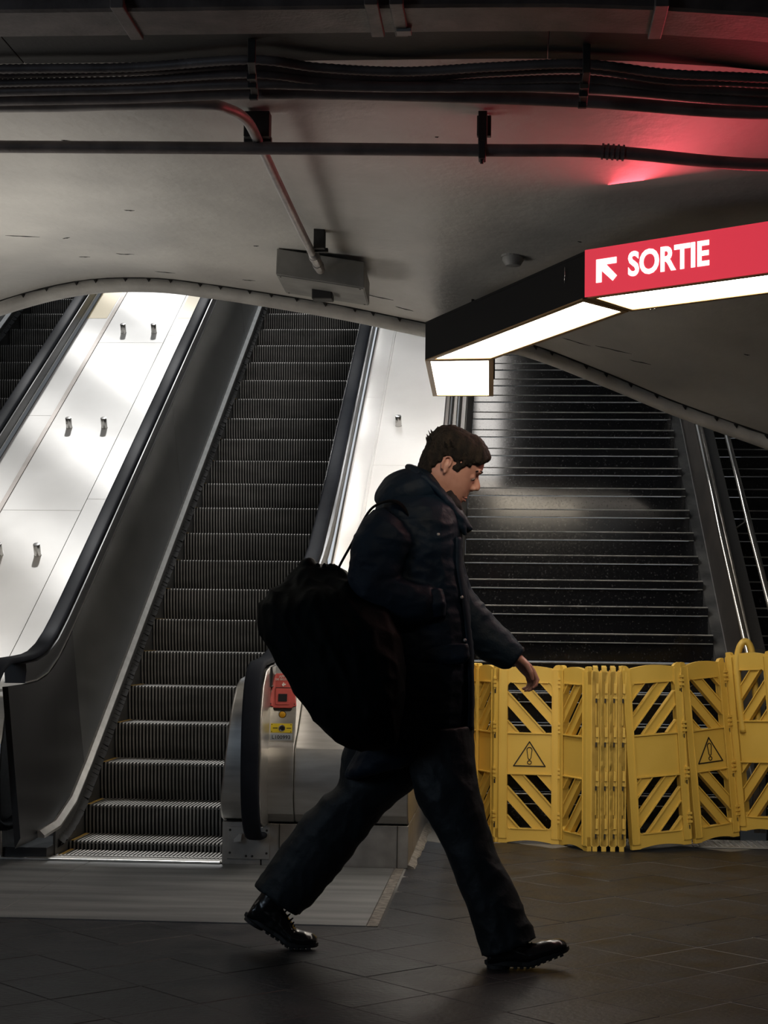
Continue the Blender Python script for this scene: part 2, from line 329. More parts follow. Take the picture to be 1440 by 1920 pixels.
# unseen louvres added overhead to dim the sun on the right-hand deck
mb = MB()
for k in range(60):
    y = 10.8+0.22*k; z = 7.0+0.521*(y-10.65); mb.box(-2.05, y, z, -0.75, y+0.125, z+0.03)
struct(mb.build('added_louvres', M['mullion']))
# ---------------------------------------------------------------- floor: bed, tiles, slab
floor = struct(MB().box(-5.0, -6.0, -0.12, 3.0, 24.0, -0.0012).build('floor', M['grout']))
SLX, SLY = -0.555, 7.065       # front right corner of the concrete paving
def clip(poly, ax, k, keep_less):
    out = []
    for i in range(len(poly)):
        p, q = poly[i], poly[(i+1) % len(poly)]
        pi_ = (p[ax] <= k) == keep_less; qi = (q[ax] <= k) == keep_less
        if pi_: out.append(p)
        if pi_ != qi:
            t = (k-p[ax])/(q[ax]-p[ax]); out.append((p[0]+(q[0]-p[0])*t, p[1]+(q[1]-p[1])*t))
    return out
def area2(p): return abs(sum(p[i][0]*p[(i+1) % len(p)][1]-p[(i+1) % len(p)][0]*p[i][1] for i in range(len(p))))/2
HX = 0.2350; cnt = 0; tl = []
for j in range(-7, 17):
    cy = 6.300+HX*j*1.04
    for i in range(-8, 8):
        cx = -0.243+0.47*i+(0.235 if j % 2 else 0.0)+0.235
        if cx < -3.2 or cx > 2.8 or cy > 9.95 or (j < -4 and cx < -2.4): continue
        g = 0.0036; hx = HX-g; hy = HX*1.04-g
        poly = [(cx-hx, cy), (cx, cy-hy), (cx+hx, cy), (cx, cy+hy)]
        parts_ = []
        a = clip(poly, 1, SLY-0.004, True)
        if cy+hy <= SLY-0.004 or cx-hx >= SLX+0.055: parts_ = [poly]
        else:
            if len(a) > 2 and area2(a) > 0.002: parts_.append(a)
            b = clip(clip(poly, 1, SLY-0.004, False), 0, SLX+0.055, False)
            if len(b) > 2 and area2(b) > 0.002: parts_.append(b)
        out = []
        for p in parts_:
            if max(q[1] for q in p) > 8.77 and min(q[0] for q in p) < -0.47:
                a = clip(p, 1, 8.765, True); b = clip(clip(p, 1, 8.765, False), 0, -0.465, False)
                out += [k for k in (a, b) if len(k) > 2 and area2(k) > 0.002]
            else: out.append(p)
        for p in out: tl.append(p)
for p in tl:
    cx = sum(q[0] for q in p)/len(p); cy = sum(q[1] for q in p)/len(p); dz = random.uniform(-0.0008, 0.0008)
    m = MB(); m.prism([(q[0]-cx, q[1]-cy) for q in p], (-0.006, 0.0), lambda u, v_, w_: (u, v_, w_))
    link('floor_tile', m.mesh('floor_tile', M['tile']), floor, 0.0015, 1, (cx, cy, dz))
# concrete paving before the escalators, in long slabs
for (x0, x1, y0, y1) in [(-5.0, -2.05, SLY, 8.76), (-2.046, SLX, SLY, 8.76)]:
    link('paving_slab', MB().box(x0, y0, -0.006, x1, y1, 0.004).mesh('paving_slab', M['slab']), floor, 0.002, 1)
link('slab_edging', MB().box(SLX+0.002, SLY, -0.006, SLX+0.045, 8.76, 0.003).mesh('slab_edging', M['joint_sand']), floor, 0.001, 1)
m = MB(); pp = [(-0.487, 8.76+0.1*k, 0.0) for k in range(20)]
m.loft([[(-0.492, p[1], -0.003), (-0.455+0.02*noise.noise((p[1]*4, 0, 0)), p[1], 0.0), (-0.462, p[1], 0.008+0.006*noise.noise((p[1]*9, 2, 0))), (-0.492, p[1], 0.02)] for p in pp], True)
link('slab_edging', m.mesh('slab_edging', M['joint_sand']), floor)
# studded mat at the foot of the stairs on the right
t_ = thing('tactile_mat', 'pale grey studded mat on the floor under the right-hand barrier panels', 'mat')
MB().box(0.99, 9.86, 0.0012, 1.62, 10.20, 0.007).build('mat_base', M['tactile'], t_, bevel=0.002)
m = MB()
for i in range(20):
    for j in range(7): m.ell((1.02+0.031*i, 9.885+0.046*j, 0.007), (0.009, 0.009, 0.005), 6, 4)
tag(m.build('stud', M['tactile'], t_, smooth=True), kind='stuff')

# ================================================================ ESCALATORS
def base(y, y0=D, w_=0.13):
    a = (y-y0)*T/ (w_*T)
    return w_*T*log(1+exp(a)) if a < 40 else T*(y-y0)
RUN = 0.2/T
def step_mesh(width, ncl):
    m = MB(); path = [(0.030, -0.205), (0.014, -0.15), (0.004, -0.09), (0.0, -0.03), (0.0, -0.006), (0.006, 0.0), (0.30, 0.0), (RUN+0.03, 0.0)]
    nrm = [(1, 0), (1, 0), (1, 0), (1, 0), (1, -.6), (.6, -1), (0, -1), (0, -1)]
    p = width/ncl; prof_ = []
    for i in range(ncl):
        x = i*p; prof_ += [(x, 0), (x+p*0.48, 0), (x+p*0.52, 0.014), (x+p*0.96, 0.014)]
    rings_ = [[(x, q[0]+n_[0]*d, q[1]+n_[1]*d) for (x, d) in prof_] for q, n_ in zip(path, nrm)]
    m.loft(rings_, False, closed=False)
    n_ = len(prof_)-1; m.mi = [1 if (i % n_) % 4 == 2 or (i % n_) % 4 == 1 else 0 for i in range(len(m.f))]
    return m.mesh('step', [M['step'], M['groove']], fix=False)
SM = step_mesh(0.96, 48)
def step_under():
    m = MB(); m.box(0, 0.045, -0.21, 0.96, RUN+0.03, -0.016); return m.mesh('step_body', M['groove'])
SU = step_under()
def step_mark():
    m = MB(); m.box(0.004, 0.004, 0.0005, 0.022, RUN-0.01, 0.0022); return m.mesh('edge_marking', M['yellow_mark'])
SY = step_mark()
def add_steps(par, x0, n0, n1, low_=True):
    seq = [(D+RUN*(n-0)+0.0, 0.2*n) for n in range(n0, n1)]
    if low_: seq = [(8.90, 0.004), (9.215, 0.048)]+seq
    for (y, z) in seq:
        o = link('step', SM, par, loc=(x0, y, z))
        b = link('step_body', SU, o)
        if z > 3.0: continue
        link('edge_marking', SY, o)
def strip(par, name, m, section, y0, y1, n=40, x_of=None, smooth=True, dz_=0.0):
    """section: list of (x, dz) swept along the escalator line from y0 to y1"""
    b = MB(); rings_ = []
    for i in range(n+1):
        y = y0+(y1-y0)*i/n; bz = base(y)+dz_; dx = x_of(y) if x_of else 0.0
        rings_.append([(x+dx, y, bz+dz) for (x, dz) in section])
    b.loft(rings_, True); o = b.build(name, m, par); auto(o, 40); return o
def belt_section(cx, w_=0.085, h=0.034):
    s_ = []
    for k in range(12):
        a = 2*pi*k/12; ca, sa = cos(a), sin(a)
        s_.append((cx+0.5*w_*(abs(ca)**0.6)*(1 if ca >= 0 else -1), -h*0.5+0.5*h*(abs(sa)**0.7)*(1 if sa >= 0 else -1)))
    return s_
def belt(par, cx, ytop, yfront, zlow, y1, drift=None, rad_z=None, name='handrail'):
    """handrail belt: down the incline, level, then round the newel and back under"""
    path = []
    y = y1
    while y > ytop: path.append((y, 1.0+base(y))); y -= 0.15 if y < 10.6 else 0.8
    zt = 1.0+base(ytop); zb = zlow; cz = (zt+zb)/2; rz = (zt-zb)/2; ry = ytop-yfront
    for k in range(1, 19):
        a = pi/2+pi*k/18; path.append((ytop+ry*abs(cos(a))**0.62*(-1), cz+rz*(abs(sin(a))**0.85)*(1 if sin(a) > 0 else -1)))
    path.append((ytop+0.14, zb+0.02))
    m = MB(); rings_ = []; n = len(path); sec = belt_section(0)
    for i, (yy, zz) in enumerate(path):
        a = path[max(i-1, 0)]; b = path[min(i+1, n-1)]; ty, tz = b[0]-a[0], b[1]-a[1]; L = sqrt(ty*ty+tz*tz) or 1; ty /= L; tz /= L
        ny_, nz_ = tz, -ty                     # outward normal (up on the incline)
        dx = drift(yy) if drift else 0
        rings_.append([(cx+dx+sx, yy+ny_*sn, zz+nz_*sn) for (sx, sn) in sec])
    m.loft(rings_, True); o = m.build(name, M['belt'], par, smooth=True); return o, path
YT = 21.5
def balustrade(par, xs, xb, side, y0, drift=None):
    """xs: skirt line, xb: belt centre, side: +1 if the belt lies to the right of the steps, -1 to the left"""
    s = side
    strip(par, 'skirt_panel', M['panel'], [(xs, -0.30), (xs+s*0.012, -0.30), (xs+s*0.012, 0.115), (xs, 0.115)], 8.95, YT)
    strip(par, 'skirt_trim', M['trim'], [(xs-s*0.004, 0.115), (xs+s*0.030, 0.118), (xs+s*0.034, 0.150), (xs+s*0.020, 0.152), (xs-s*0.004, 0.128)], 8.72, YT)
    b = MB()                                   # skirt brush: tufts of bristle
    y = 9.0
    while y < 16.5:
        z = base(y)+0.045; h = random.uniform(-0.006, 0.006)
        b.add([(xs, y, z+0.022), (xs, y+0.03, z+0.022+0.03*T), (xs-s*0.034, y+0.036, z+0.004+0.03*T+h), (xs-s*0.034, y+0.004, z+0.004+h), (xs, y, z-0.022), (xs, y+0.03, z-0.022+0.03*T)],
              [(0, 1, 2, 3), (3, 2, 5, 4)]); y += 0.034
    tag(b.build('skirt_brush', M['brush'], par), kind='stuff')
# --- main escalator
esc = thing('escalator', 'escalator with grooved dark steps beside the steel end housing and its red stop button', 'escalator', 'escalators')
add_steps(esc, -2.262, 1, 28)
XL, XR = -2.27, -1.33
balustrade(esc, XL, -2.44, -1, 8.5)
balustrade(esc, XR, -1.215, +1, 8.7)
def flange(par, cx, y0, y1, drift=None, name='handrail_guide'):
    g = strip(par, name, M['guide'], [(cx-0.052, 0.962), (cx+0.052, 0.962), (cx+0.056, 0.925), (cx+0.050, 0.865), (cx-0.050, 0.865), (cx-0.056, 0.925)], y0, y1, 60, drift)
    for q in (-1, 1): strip(g, 'guide_edge', M['trim'], [(cx+q*0.050, 0.866), (cx+q*0.056, 0.866), (cx+q*0.056, 0.872), (cx+q*0.050, 0.872)], y0, y1, 60, drift)
def seams(par, section, cuts, m, name='balustrade_panel'):
    for a, b in zip(cuts[:-1], cuts[1:]): strip(par, name, m, section, a+0.002, b-0.002, max(4, int((b-a)*6)))
# left balustrade
flange(esc, -2.44, 8.75, YT)
seams(esc, [(XL-0.034, 0.15), (-2.385, 0.86), (-2.41, 0.86), (XL-0.06, 0.10)], [9.66, 12.4, 15.2, 18.0, YT], M['panel'])
seams(esc, [(XL-0.034, 0.15), (-2.382, 0.86), (-2.41, 0.86), (XL-0.06, 0.10)], [8.42, 9.66], M['newel'], 'newel_panel')
belt(esc, -2.44, 8.75, 8.22, 0.16, YT)
# right balustrade: the belt sits a little further out at the newel than on the incline
def drf(y): t = min(1, max(0, (y-8.9)/1.8)); return 0.10*t*t*(3-2*t)
flange(esc, -1.215, 8.75, YT, drf)
seams(esc, [(XR+0.034, 0.15), (XR+0.16, 0.86), (XR+0.18, 0.86), (XR+0.06, 0.10)], [9.0, 11.8, 14.6, 17.4, YT], M['steel'])
belt(esc, -1.220, 8.78, 8.40, 0.13, YT, drf)
np_l = [(8.62, .205), (8.52, .235), (8.47, .33), (8.455, .46), (8.455, .60), (8.475, .76), (8.53, .87), (8.63, .94), (8.78, .962), (9.2, .968), (9.2, .205)]
MB().prism(np_l, (-1.205, -1.172), lambda u, v_, w_: (w_, u, v_)).build('newel_plate', M['steel'], esc, bevel=0.003)
MB().tube([(-1.176, p[0]-.004, p[1]+.002) for p in np_l[:10]], 0.006, 8).build('newel_edge', M['trim'], esc, smooth=True)
# comb plate, floor plate, bright threshold strip
MB().box(-2.27, 8.80, 0.002, -1.40, 8.905, 0.010).build('comb_plate', M['step'], esc, bevel=0.002)
m = MB()
for i in range(46): x = -2.255+0.02*i; m.box(x, 8.895, 0.008, x+0.009, 8.935, 0.014)
tag(m.build('comb_tooth', M['step'], esc), kind='stuff')
MB().box(-4.6, 8.752, 0.004, -1.405, 8.80, 0.016).build('threshold_strip', M['trim'], esc, bevel=0.003)
MB().box(-4.6, 8.80, -0.2, -2.275, 9.3, 0.06).build('side_skirting', M['newel'], esc, bevel=0.004)

# --- steel end housing between escalator and stairs (fixed to the escalator)
def shroud(par, x0, x1, xc):
    prof_low = [(9.3, 0.205), (8.83, 0.205), (8.77, 0.215), (8.73, 0.255), (8.705, 0.33), (8.70, 0.42), (8.71, 0.52), (8.722, 0.572)]
    up_body = [(8.735, 0.582), (8.86, 0.66), (8.98, 0.76), (9.10, 0.86), (9.22, 0.94), (9.36, 0.985), (9.6, 0.99)]
    mp = lambda u, v_, w_: (w_, u, v_)
    a = MB().prism(prof_low+up_body+[(9.6, 0.205)], (xc+0.001, x1), mp).build('end_housing', M['steel'], par, bevel=0.006); auto(a, 25)
    up_con = [(8.728, 0.586), (8.742, 0.60), (8.758, 0.70), (8.785, 0.84), (8.815, 0.915), (8.87, 0.96), (8.95, 0.982), (9.1, 0.99), (9.5, 0.995)]
    b = MB().prism(prof_low+up_con+[(9.5, 0.205)], (x0+0.045, xc-0.001), mp).build('control_console', M['steel'], par, bevel=0.004); auto(b, 25)
    tagb = MB().box(x0+0.02, 8.775, 0, x1, 9.4, 0.204).build('plinth', M['steel_d'], par, bevel=0.003)
    return b
shroud(esc, -1.225, -0.49, -1.045)
# inner cladding beside the comb, swelling slightly towards the floor
pa = [(9.0, 0.21), (8.84, 0.21), (8.78, 0.225), (8.745, 0.27), (8.725, 0.36), (8.72, 0.5), (8.735, 0.66), (8.77, 0.78), (8.82, 0.86), (8.89, 0.90), (9.0, 0.915)]
def xleft(z): return -1.345-0.065*min(1, max(0, (0.92-z)/0.65))**0.8
vv = [(xleft(p[1]) if p[0] < 8.95 else -1.335, p[0], p[1]) for p in pa]+[(-1.262, p[0], p[1]) for p in pa]; n_ = len(pa)
ff = [tuple(range(n_)), tuple(range(2*n_-1, n_-1, -1))]+[(i, (i+1) % n_, n_+(i+1) % n_, n_+i) for i in range(n_)]
auto(MB().add(vv, ff).build('inner_cladding', M['steel'], esc, bevel=0.012, seg=3), 30)
MB().box(-1.40, 8.775, 0, -1.21, 8.92, 0.208).build('plinth', M['steel_d'], esc, bevel=0.003)
MB().box(-1.375, 8.768, 0.03, -1.165, 8.776, 0.185).build('access_plate', M['steel_d'], esc, bevel=0.002)
m = MB()
for (x, z) in [(-1.36, .06), (-1.36, .17), (-1.18, .06), (-1.18, .17), (-1.25, .045), (-1.28, .045)]: m.ell((x, 8.767, z), (0.006, 0.003, 0.006), 8, 5)
m.build('screw', M['bracket'], esc, smooth=True)
for x in (-0.545, -1.12): MB().box(x, 8.770, 0.0, x+0.003, 8.777, 0.203).build('seam', M['crack'], esc)
MB().add([(-0.492, 9.3, 0), (-0.492, 16.5, 0), (-0.492, 16.5, 0.8+base(16.5)), (-0.492, 12, 0.8+base(12)), (-0.492, 9.5, 0.97), (-0.492, 9.3, 0.9),
          (-0.51, 9.3, 0), (-0.51, 16.5, 0), (-0.51, 16.5, 0.8+base(16.5)), (-0.51, 12, 0.8+base(12)), (-0.51, 9.5, 0.97), (-0.51, 9.3, 0.9)],
         [(0,1,2,3,4,5), (11,10,9,8,7,6), (0,6,7,1), (1,7,8,2), (2,8,9,3), (3,9,10,4), (4,10,11,5), (5,11,6,0)]).build('side_panel', M['steel_d'], esc)
# console controls
def on_console(z): return 8.742+(8.785-8.742)*(z-0.60)/0.24 if z < 0.84 else 8.785+(z-0.84)*0.4
def cface(poly, th, off=0.0): # polygon (x, z) lying on the sloping console face
    b = MB(); b.prism(poly, (0, 1), lambda u, v_, w_: (u, on_console(v_)-off-th*w_, v_)); return b
cx = -1.1115
cover = cface([(cx-.068, .775), (cx-.064, .80), (cx-.052, .90), (cx-.046, .925), (cx-.038, .932), (cx+.038, .932), (cx+.046, .925), (cx+.052, .90), (cx+.064, .80), (cx+.068, .775), (cx+.05, .772), (cx+.045, .765), (cx-.045, .765), (cx-.05, .772)], 0.014).build('stop_cover', M['red_cover'], esc, bevel=0.003)
tag(cover, 'red plastic emergency stop cover')
cface([(cx-.034, .782), (cx+.034, .782), (cx+.036, .860), (cx-.036, .860)], 0.004, 0.014).build('flap', M['red_cover'], cover, bevel=0.0015)
cface([(cx-.037, .861), (cx+.037, .861), (cx+.037, .865), (cx-.037, .865)], 0.003, 0.0145).build('flap_gap', M['red_dark'], cover)
cface([(cx-.022, .797), (cx+.022, .797), (cx+.022, .834), (cx-.022, .834)], 0.003, 0.018).build('window', M['lens'], cover, bevel=0.002)
cface([(cx-.040, .752), (cx+.040, .752), (cx+.048, .763), (cx-.048, .763)], 0.008, 0.0).build('cover_foot', M['blackprint'], cover)
for sx in (-.058, .058): MB().ell((cx+sx, on_console(.785)-.015, .785), (.003, .002, .003), 8, 5).build('screw', M['red_dark'], cover, smooth=True)
def put_text(txt, size, x, z, m, par, name, off=0.017):
    me = text_mesh(txt, size, 0.0006, 0.0004, m, 'CENTER', 1.05); o = link(name, me, par)
    o.location = (x, on_console(z)-off, z); o.rotation_euler = (pi/2+0.16, 0, 0); return o
put_text('APPEL', 0.017, cx, .912, M['pale_print'], cover, 'lettering', 0.018)
put_text('DE SECOURS', 0.0135, cx, .899, M['pale_print'], cover, 'lettering', 0.018)
hand = [(-.006, 0), (-.006, -.008), (-.002, -.014), (0, -.017), (.003, -.014), (.004, -.009), (.010, -.008), (.012, -.002), (.008, .001), (.004, .001), (.003, .008), (-.002, .008), (-.002, .001)]
cface([(cx+p[0]*1.1-.001, .882+p[1]*.8) for p in hand], 0.001, 0.0145).build('hand_symbol', M['pale_print'], cover)
b_ = MB(); zz = .733
b_.loft([[(cx+r*cos(a), on_console(zz)-d, zz+r*sin(a)) for a in [2*pi*k/24 for k in range(24)]] for (r, d) in ((.0185, 0), (.0185, .004), (.016, .005))]); b_.build('button_ring', M['blackprint'], esc, smooth=False)
b_ = MB(); b_.loft([[(cx+r*cos(a), on_console(zz)-d, zz+r*sin(a)) for a in [2*pi*k/24 for k in range(24)]] for (r, d) in ((.0155, .004), (.0155, .010), (.013, .013), (.006, .0145))]); tag(auto(b_.build('button', M['amber'], esc)), 'amber round button')
kp = cface([(cx-.056, .646), (cx+.05, .646), (cx+.05, .690), (cx-.056, .690)], 0.003).build('key_plate', M['key_yellow'], esc, bevel=0.001); tag(kp, 'yellow key switch plate')
b_ = MB(); zz = .668
b_.loft([[(cx+r*cos(a), on_console(zz)-d, zz+r*sin(a)) for a in [2*pi*k/20 for k in range(20)]] for (r, d) in ((.0165, .002), (.0165, .008), (.012, .010), (.010, .007))]); auto(b_.build('key_lock', M['chrome'], kp))
MB().box(cx-.0015, on_console(zz)-.0125, zz-.008, cx+.0015, on_console(zz)-.009, zz+.006).build('key_slot', M['blackprint'], kp)
for (sx, sz) in ((-.050, .651), (.044, .651), (-.050, .685), (.044, .685)): MB().ell((cx+sx, on_console(sz)-.0035, sz), (.0025, .0015, .0025), 8, 4).build('screw', M['blackprint'], kp, smooth=True)
for s_ in (-1, 1): cface([(cx+s_*.022, .666), (cx+s_*.045, .666), (cx+s_*.045, .670), (cx+s_*.022, .670)], 0.0006, 0.003).build('key_mark', M['blackprint'], kp)
np_ = cface([(cx-.057, .609), (cx+.05, .609), (cx+.05, .641), (cx-.057, .641)], 0.002).build('number_plate', M['num_plate'], esc, bevel=0.0008); tag(np_, 'blue grey plate lettered L100993')
put_text('L100993', 0.0255, cx-.002, .6165, M['num_print'], np_, 'lettering', 0.0045)

# --- left escalator
esc2 = thing('escalator', 'second escalator at the far left edge, only its upper steps in view', 'escalator', 'escalators')
add_steps(esc2, -4.517, 6, 30, False)
balustrade(esc2, -3.58, -3.46, +1, 8.7); balustrade(esc2, -4.525, -4.68, -1, 8.7)
for cx_, s_ in ((-3.455, 1), (-4.68, -1)):
    flange(esc2, cx_, 8.8, YT); belt(esc2, cx_, 8.78, 8.3, 0.13, YT)
    xs_ = -3.58 if s_ > 0 else -4.525
    seams(esc2, [(xs_+s_*0.034, 0.15), (cx_-s_*0.045, 0.86), (cx_-s_*0.03, 0.86), (xs_+s_*0.06, 0.10)], [8.9, 11.8, 14.6, 17.4, YT], M['panel'])
MB().box(-4.52, 8.9, -0.05, -3.58, 11.5, 0.03).build('pit_cover', M['panel'], esc2)
for k in range(1, 6): pass
# --- white sloping decks with round studs
def deck(name, label, cols, y0, y1, joints, par=None):
    t = par or thing(name, label, 'deck')
    for (xa, xb_) in cols:
        cuts = [y0]+[j for j in joints.get((xa, xb_), joints[None]) if y0 < j < y1]+[y1]
        for a, b in zip(cuts[:-1], cuts[1:]):
            strip(t, 'deck_panel', M['deck'], [(xa+0.0003, 0.80), (xa+0.0003, 0.815), (xb_-0.0003, 0.815), (xb_-0.0003, 0.80)], a+0.002, b-0.002, max(6, int((b-a)*8)))
    return t
dk = deck('escalator_deck', 'white sloping deck between the two escalators with pairs of steel studs', [(-3.395, -3.215), (-3.185, -2.682), (-2.678, -2.50)], 9.0, YT,
          {None: [11.02, 13.52, 16.02, 18.52], (-2.678, -2.50): [11.16, 13.66, 16.16, 18.66], (-3.395, -3.215): [12.3, 15.0, 17.7]})
strip(dk, 'cover_strip', M['brown'], [(-3.215, 0.80), (-3.215, 0.824), (-3.185, 0.824), (-3.185, 0.80)], 9.0, YT, 60)
strip(dk, 'deck_bed', M['deck_edge'], [(-3.41, 0.70), (-3.41, 0.799), (-2.49, 0.799), (-2.49, 0.70)], 9.0, YT, 60)
strip(dk, 'sticker', M['yellow_pale'], [(-3.39, 0.8155), (-3.39, 0.817), (-3.23, 0.817), (-3.23, 0.8155)], 13.98, 14.9, 4, smooth=False)
strip(dk, 'sticker', M['yellow_pale'], [(-2.66, 0.8155), (-2.66, 0.817), (-2.53, 0.817), (-2.53, 0.8155)], 13.98, 14.9, 4, smooth=False)
PN = Vector((0, -T, 1)).normalized()
def peg_mesh():
    m = MB(); q = PN.to_track_quat('Z', 'Y').to_matrix(); P_ = [(0.0225, 0.0), (0.0225, 0.003), (0.021, 0.004), (0.021, 0.072), (0.0195, 0.075), (0.008, 0.076)]
    m.loft([[q @ Vector((r*cos(2*pi*k/20), r*sin(2*pi*k/20), h)) for k in range(20)] for r, h in P_]); return m.mesh('stud', M['chrome'])
PM = peg_mesh()
def pegs(par, lst):
    for (x, y) in lst:
        o = link('stud', PM, par, loc=(x, y, base(y)+0.816)); auto(o)
pegs(dk, [(-3.03, 13.7), (-2.79, 13.7), (-3.045, 12.12), (-2.80, 12.12), (-3.03, 15.3), (-2.79, 15.3), (-2.81, 10.50), (-3.04, 10.50), (-3.03, 16.9), (-2.79, 16.9)])
# left end housing under the white deck
mp_ = lambda u, v_, w_: (w_, u, v_)
auto(MB().prism([(9.2, 0.0), (8.78, 0.0), (8.73, 0.25), (8.70, 0.42), (8.72, 0.57), (8.74, 0.60), (8.80, 0.80), (8.9, 0.815), (9.2, 0.82)], (-3.41, -2.49), mp_).build('end_housing', M['steel'], dk, bevel=0.006), 25)
dr = deck('escalator_deck', 'white sloping deck between escalator and granite stairs with a single steel stud in view', [(-1.045, -0.925), (-0.905, -0.474)], 9.25, YT, {None: [11.62, 14.1, 16.6], (-1.045, -0.925): [12.6, 15.4]})
strip(dr, 'cover_strip', M['deck'], [(-0.925, 0.80), (-0.925, 0.826), (-0.919, 0.826), (-0.919, 0.818), (-0.911, 0.818), (-0.911, 0.826), (-0.905, 0.826), (-0.905, 0.80)], 9.25, YT, 60)
strip(dr, 'deck_bed', M['deck_edge'], [(-1.06, 0.70), (-1.06, 0.799), (-0.475, 0.799), (-0.475, 0.70)], 9.4, YT, 60)
pegs(dr, [(-0.778, 12.166), (-0.778, 13.75), (-0.778, 15.3), (-0.778, 10.6)])
strip(dr, 'steel_capping', M['cap'], [(-0.474, 0.60), (-0.474, 0.70), (-0.335, 0.70), (-0.335, 0.60)], 10.05, YT, 60)

# ================================================================ STAIRS
RS = 0.18; ZS0 = 0.24
def stair(label, x0, x1):
    st = thing('granite_staircase', label, 'staircase', 'granite stairs')
    run = RS/T
    for k in range(27):
        z = ZS0+RS*k; y = DS+z/T; zl = z-RS; y1 = y+run
        if k == 0: y = 10.25; zl = 0.0
        ta = 0.0
        MB().box(x0, y-0.022, z-0.058, x1, y1+0.03, z).build('tread', M['granite'], st, bevel=0.003)
        MB().box(x0, y, zl+0.001, x1, y+0.03, z-0.060).build('riser', M['granite'], st)
        m = MB(); m.obox(((x0+x1)/2, y-0.0215, z-0.002), ((x1-x0)/2-.002, 0, 0), (0, 0.0025, 0.0025), (0, -0.0025, 0.0025))
        m.obox(((x0+x1)/2, y-0.0215, z-0.0565), ((x1-x0)/2-.002, 0, 0), (0, 0.0016, 0.0016), (0, -0.0016, 0.0016))
        m.build('edge_glint', M['granite_glint'], st)  # pale beads put the edge highlight into the colour of the nosing
    return st
st = stair('wide black granite staircase behind the yellow barriers', -0.33, 1.285)
st2 = stair('dark stair flight beyond the dividing wall at the right edge', 1.43, 2.98)
def sstrip(par, name, m, section, y0, y1, n=30, dz=0.0):
    b = MB(); rings_ = [[(x, y0+(y1-y0)*i/n, max(0.0, T*(y0+(y1-y0)*i/n-DS)+q)) for (x, q) in section] for i in range(n+1)]
    b.loft(rings_, True); return auto(b.build(name, m, par), 40)
# left steel wall panel and its pair of tubes
lw = thing('stair_wall_rail', 'steel side panel with a pair of bright tube handrails left of the stairs', 'handrail')
sstrip(lw, 'side_panel', M['cap'], [(-0.345, -0.35), (-0.345, 0.80), (-0.334, 0.80), (-0.334, -0.35)], 10.05, 21, 1)
for x in (-0.435, -0.380):
    m = MB(); m.tube([(x, 10.1, 0.97+T*(10.1-DS)), (x, 21, 0.97+T*(21-DS))], 0.019, 14); m.build('tube_rail', M['chrome'], lw, smooth=True)
for y in (10.6, 12.2, 13.8, 15.4, 17.0):
    z = T*(y-DS); m = MB()
    for x in (-0.435, -0.380): m.tube([(x, y, z+0.80), (x, y, z+0.96)], 0.008, 8)
    m.build('rail_post', M['steel'], lw, smooth=True)
# dividing wall between the two flights
dv = thing('dividing_balustrade', 'brownish steel dividing wall with bright tube handrails right of the stairs', 'balustrade')
sstrip(dv, 'stringer', M['stringer'], [(1.287, -0.3), (1.287, -0.055), (1.36, -0.055), (1.36, -0.3)], 10.3, 21, 1)
for a, b in [(10.25, 12.45), (12.455, 15.2), (15.205, 18.0), (18.005, 21)]:
    sstrip(dv, 'wall_panel', M['brownpanel'], [(1.362, -0.3), (1.362, 0.70), (1.392, 0.70), (1.392, -0.3)], a, b, 1)
sstrip(dv, 'capping', M['bracket'], [(1.362, 0.70), (1.362, 0.725), (1.424, 0.725), (1.424, 0.70)], 10.25, 21, 1)
sstrip(dv, 'bottom_trim', M['trim'], [(1.358, -0.053), (1.358, -0.046), (1.362, -0.046), (1.362, -0.053)], 10.3, 21, 1)
sstrip(dv, 'stringer', M['stringer'], [(1.394, -0.3), (1.394, 0.70), (1.425, 0.70), (1.425, -0.3)], 10.25, 21, 1)
for x, q in ((1.305, 0.80), (1.478, 0.86)):
    m = MB(); m.tube([(x, 9.95, q+T*(9.95-DS)), (x, 21, q+T*(21-DS))], 0.019, 14); m.build('tube_rail', M['chrome'], dv, smooth=True)
m = MB(); m.tube([(1.345, 10.3, .73+T*(10.3-DS)), (1.345, 21, .73+T*(21-DS))], 0.008, 8); m.build('tube_rail', M['trim'], dv, smooth=True)
for y in (11.55, 13.55, 15.6, 17.6):
    z = T*(y-DS); m = MB(); m.tube([(1.305, y, z+0.79), (1.305, y, z+0.74), (1.37, y, z+0.70)], 0.007, 8); m.tube([(1.478, y, z+0.85), (1.478, y, z+0.76), (1.42, y, z+0.72)], 0.007, 8)
    m.build('rail_bracket', M['bracket'], dv, smooth=True)

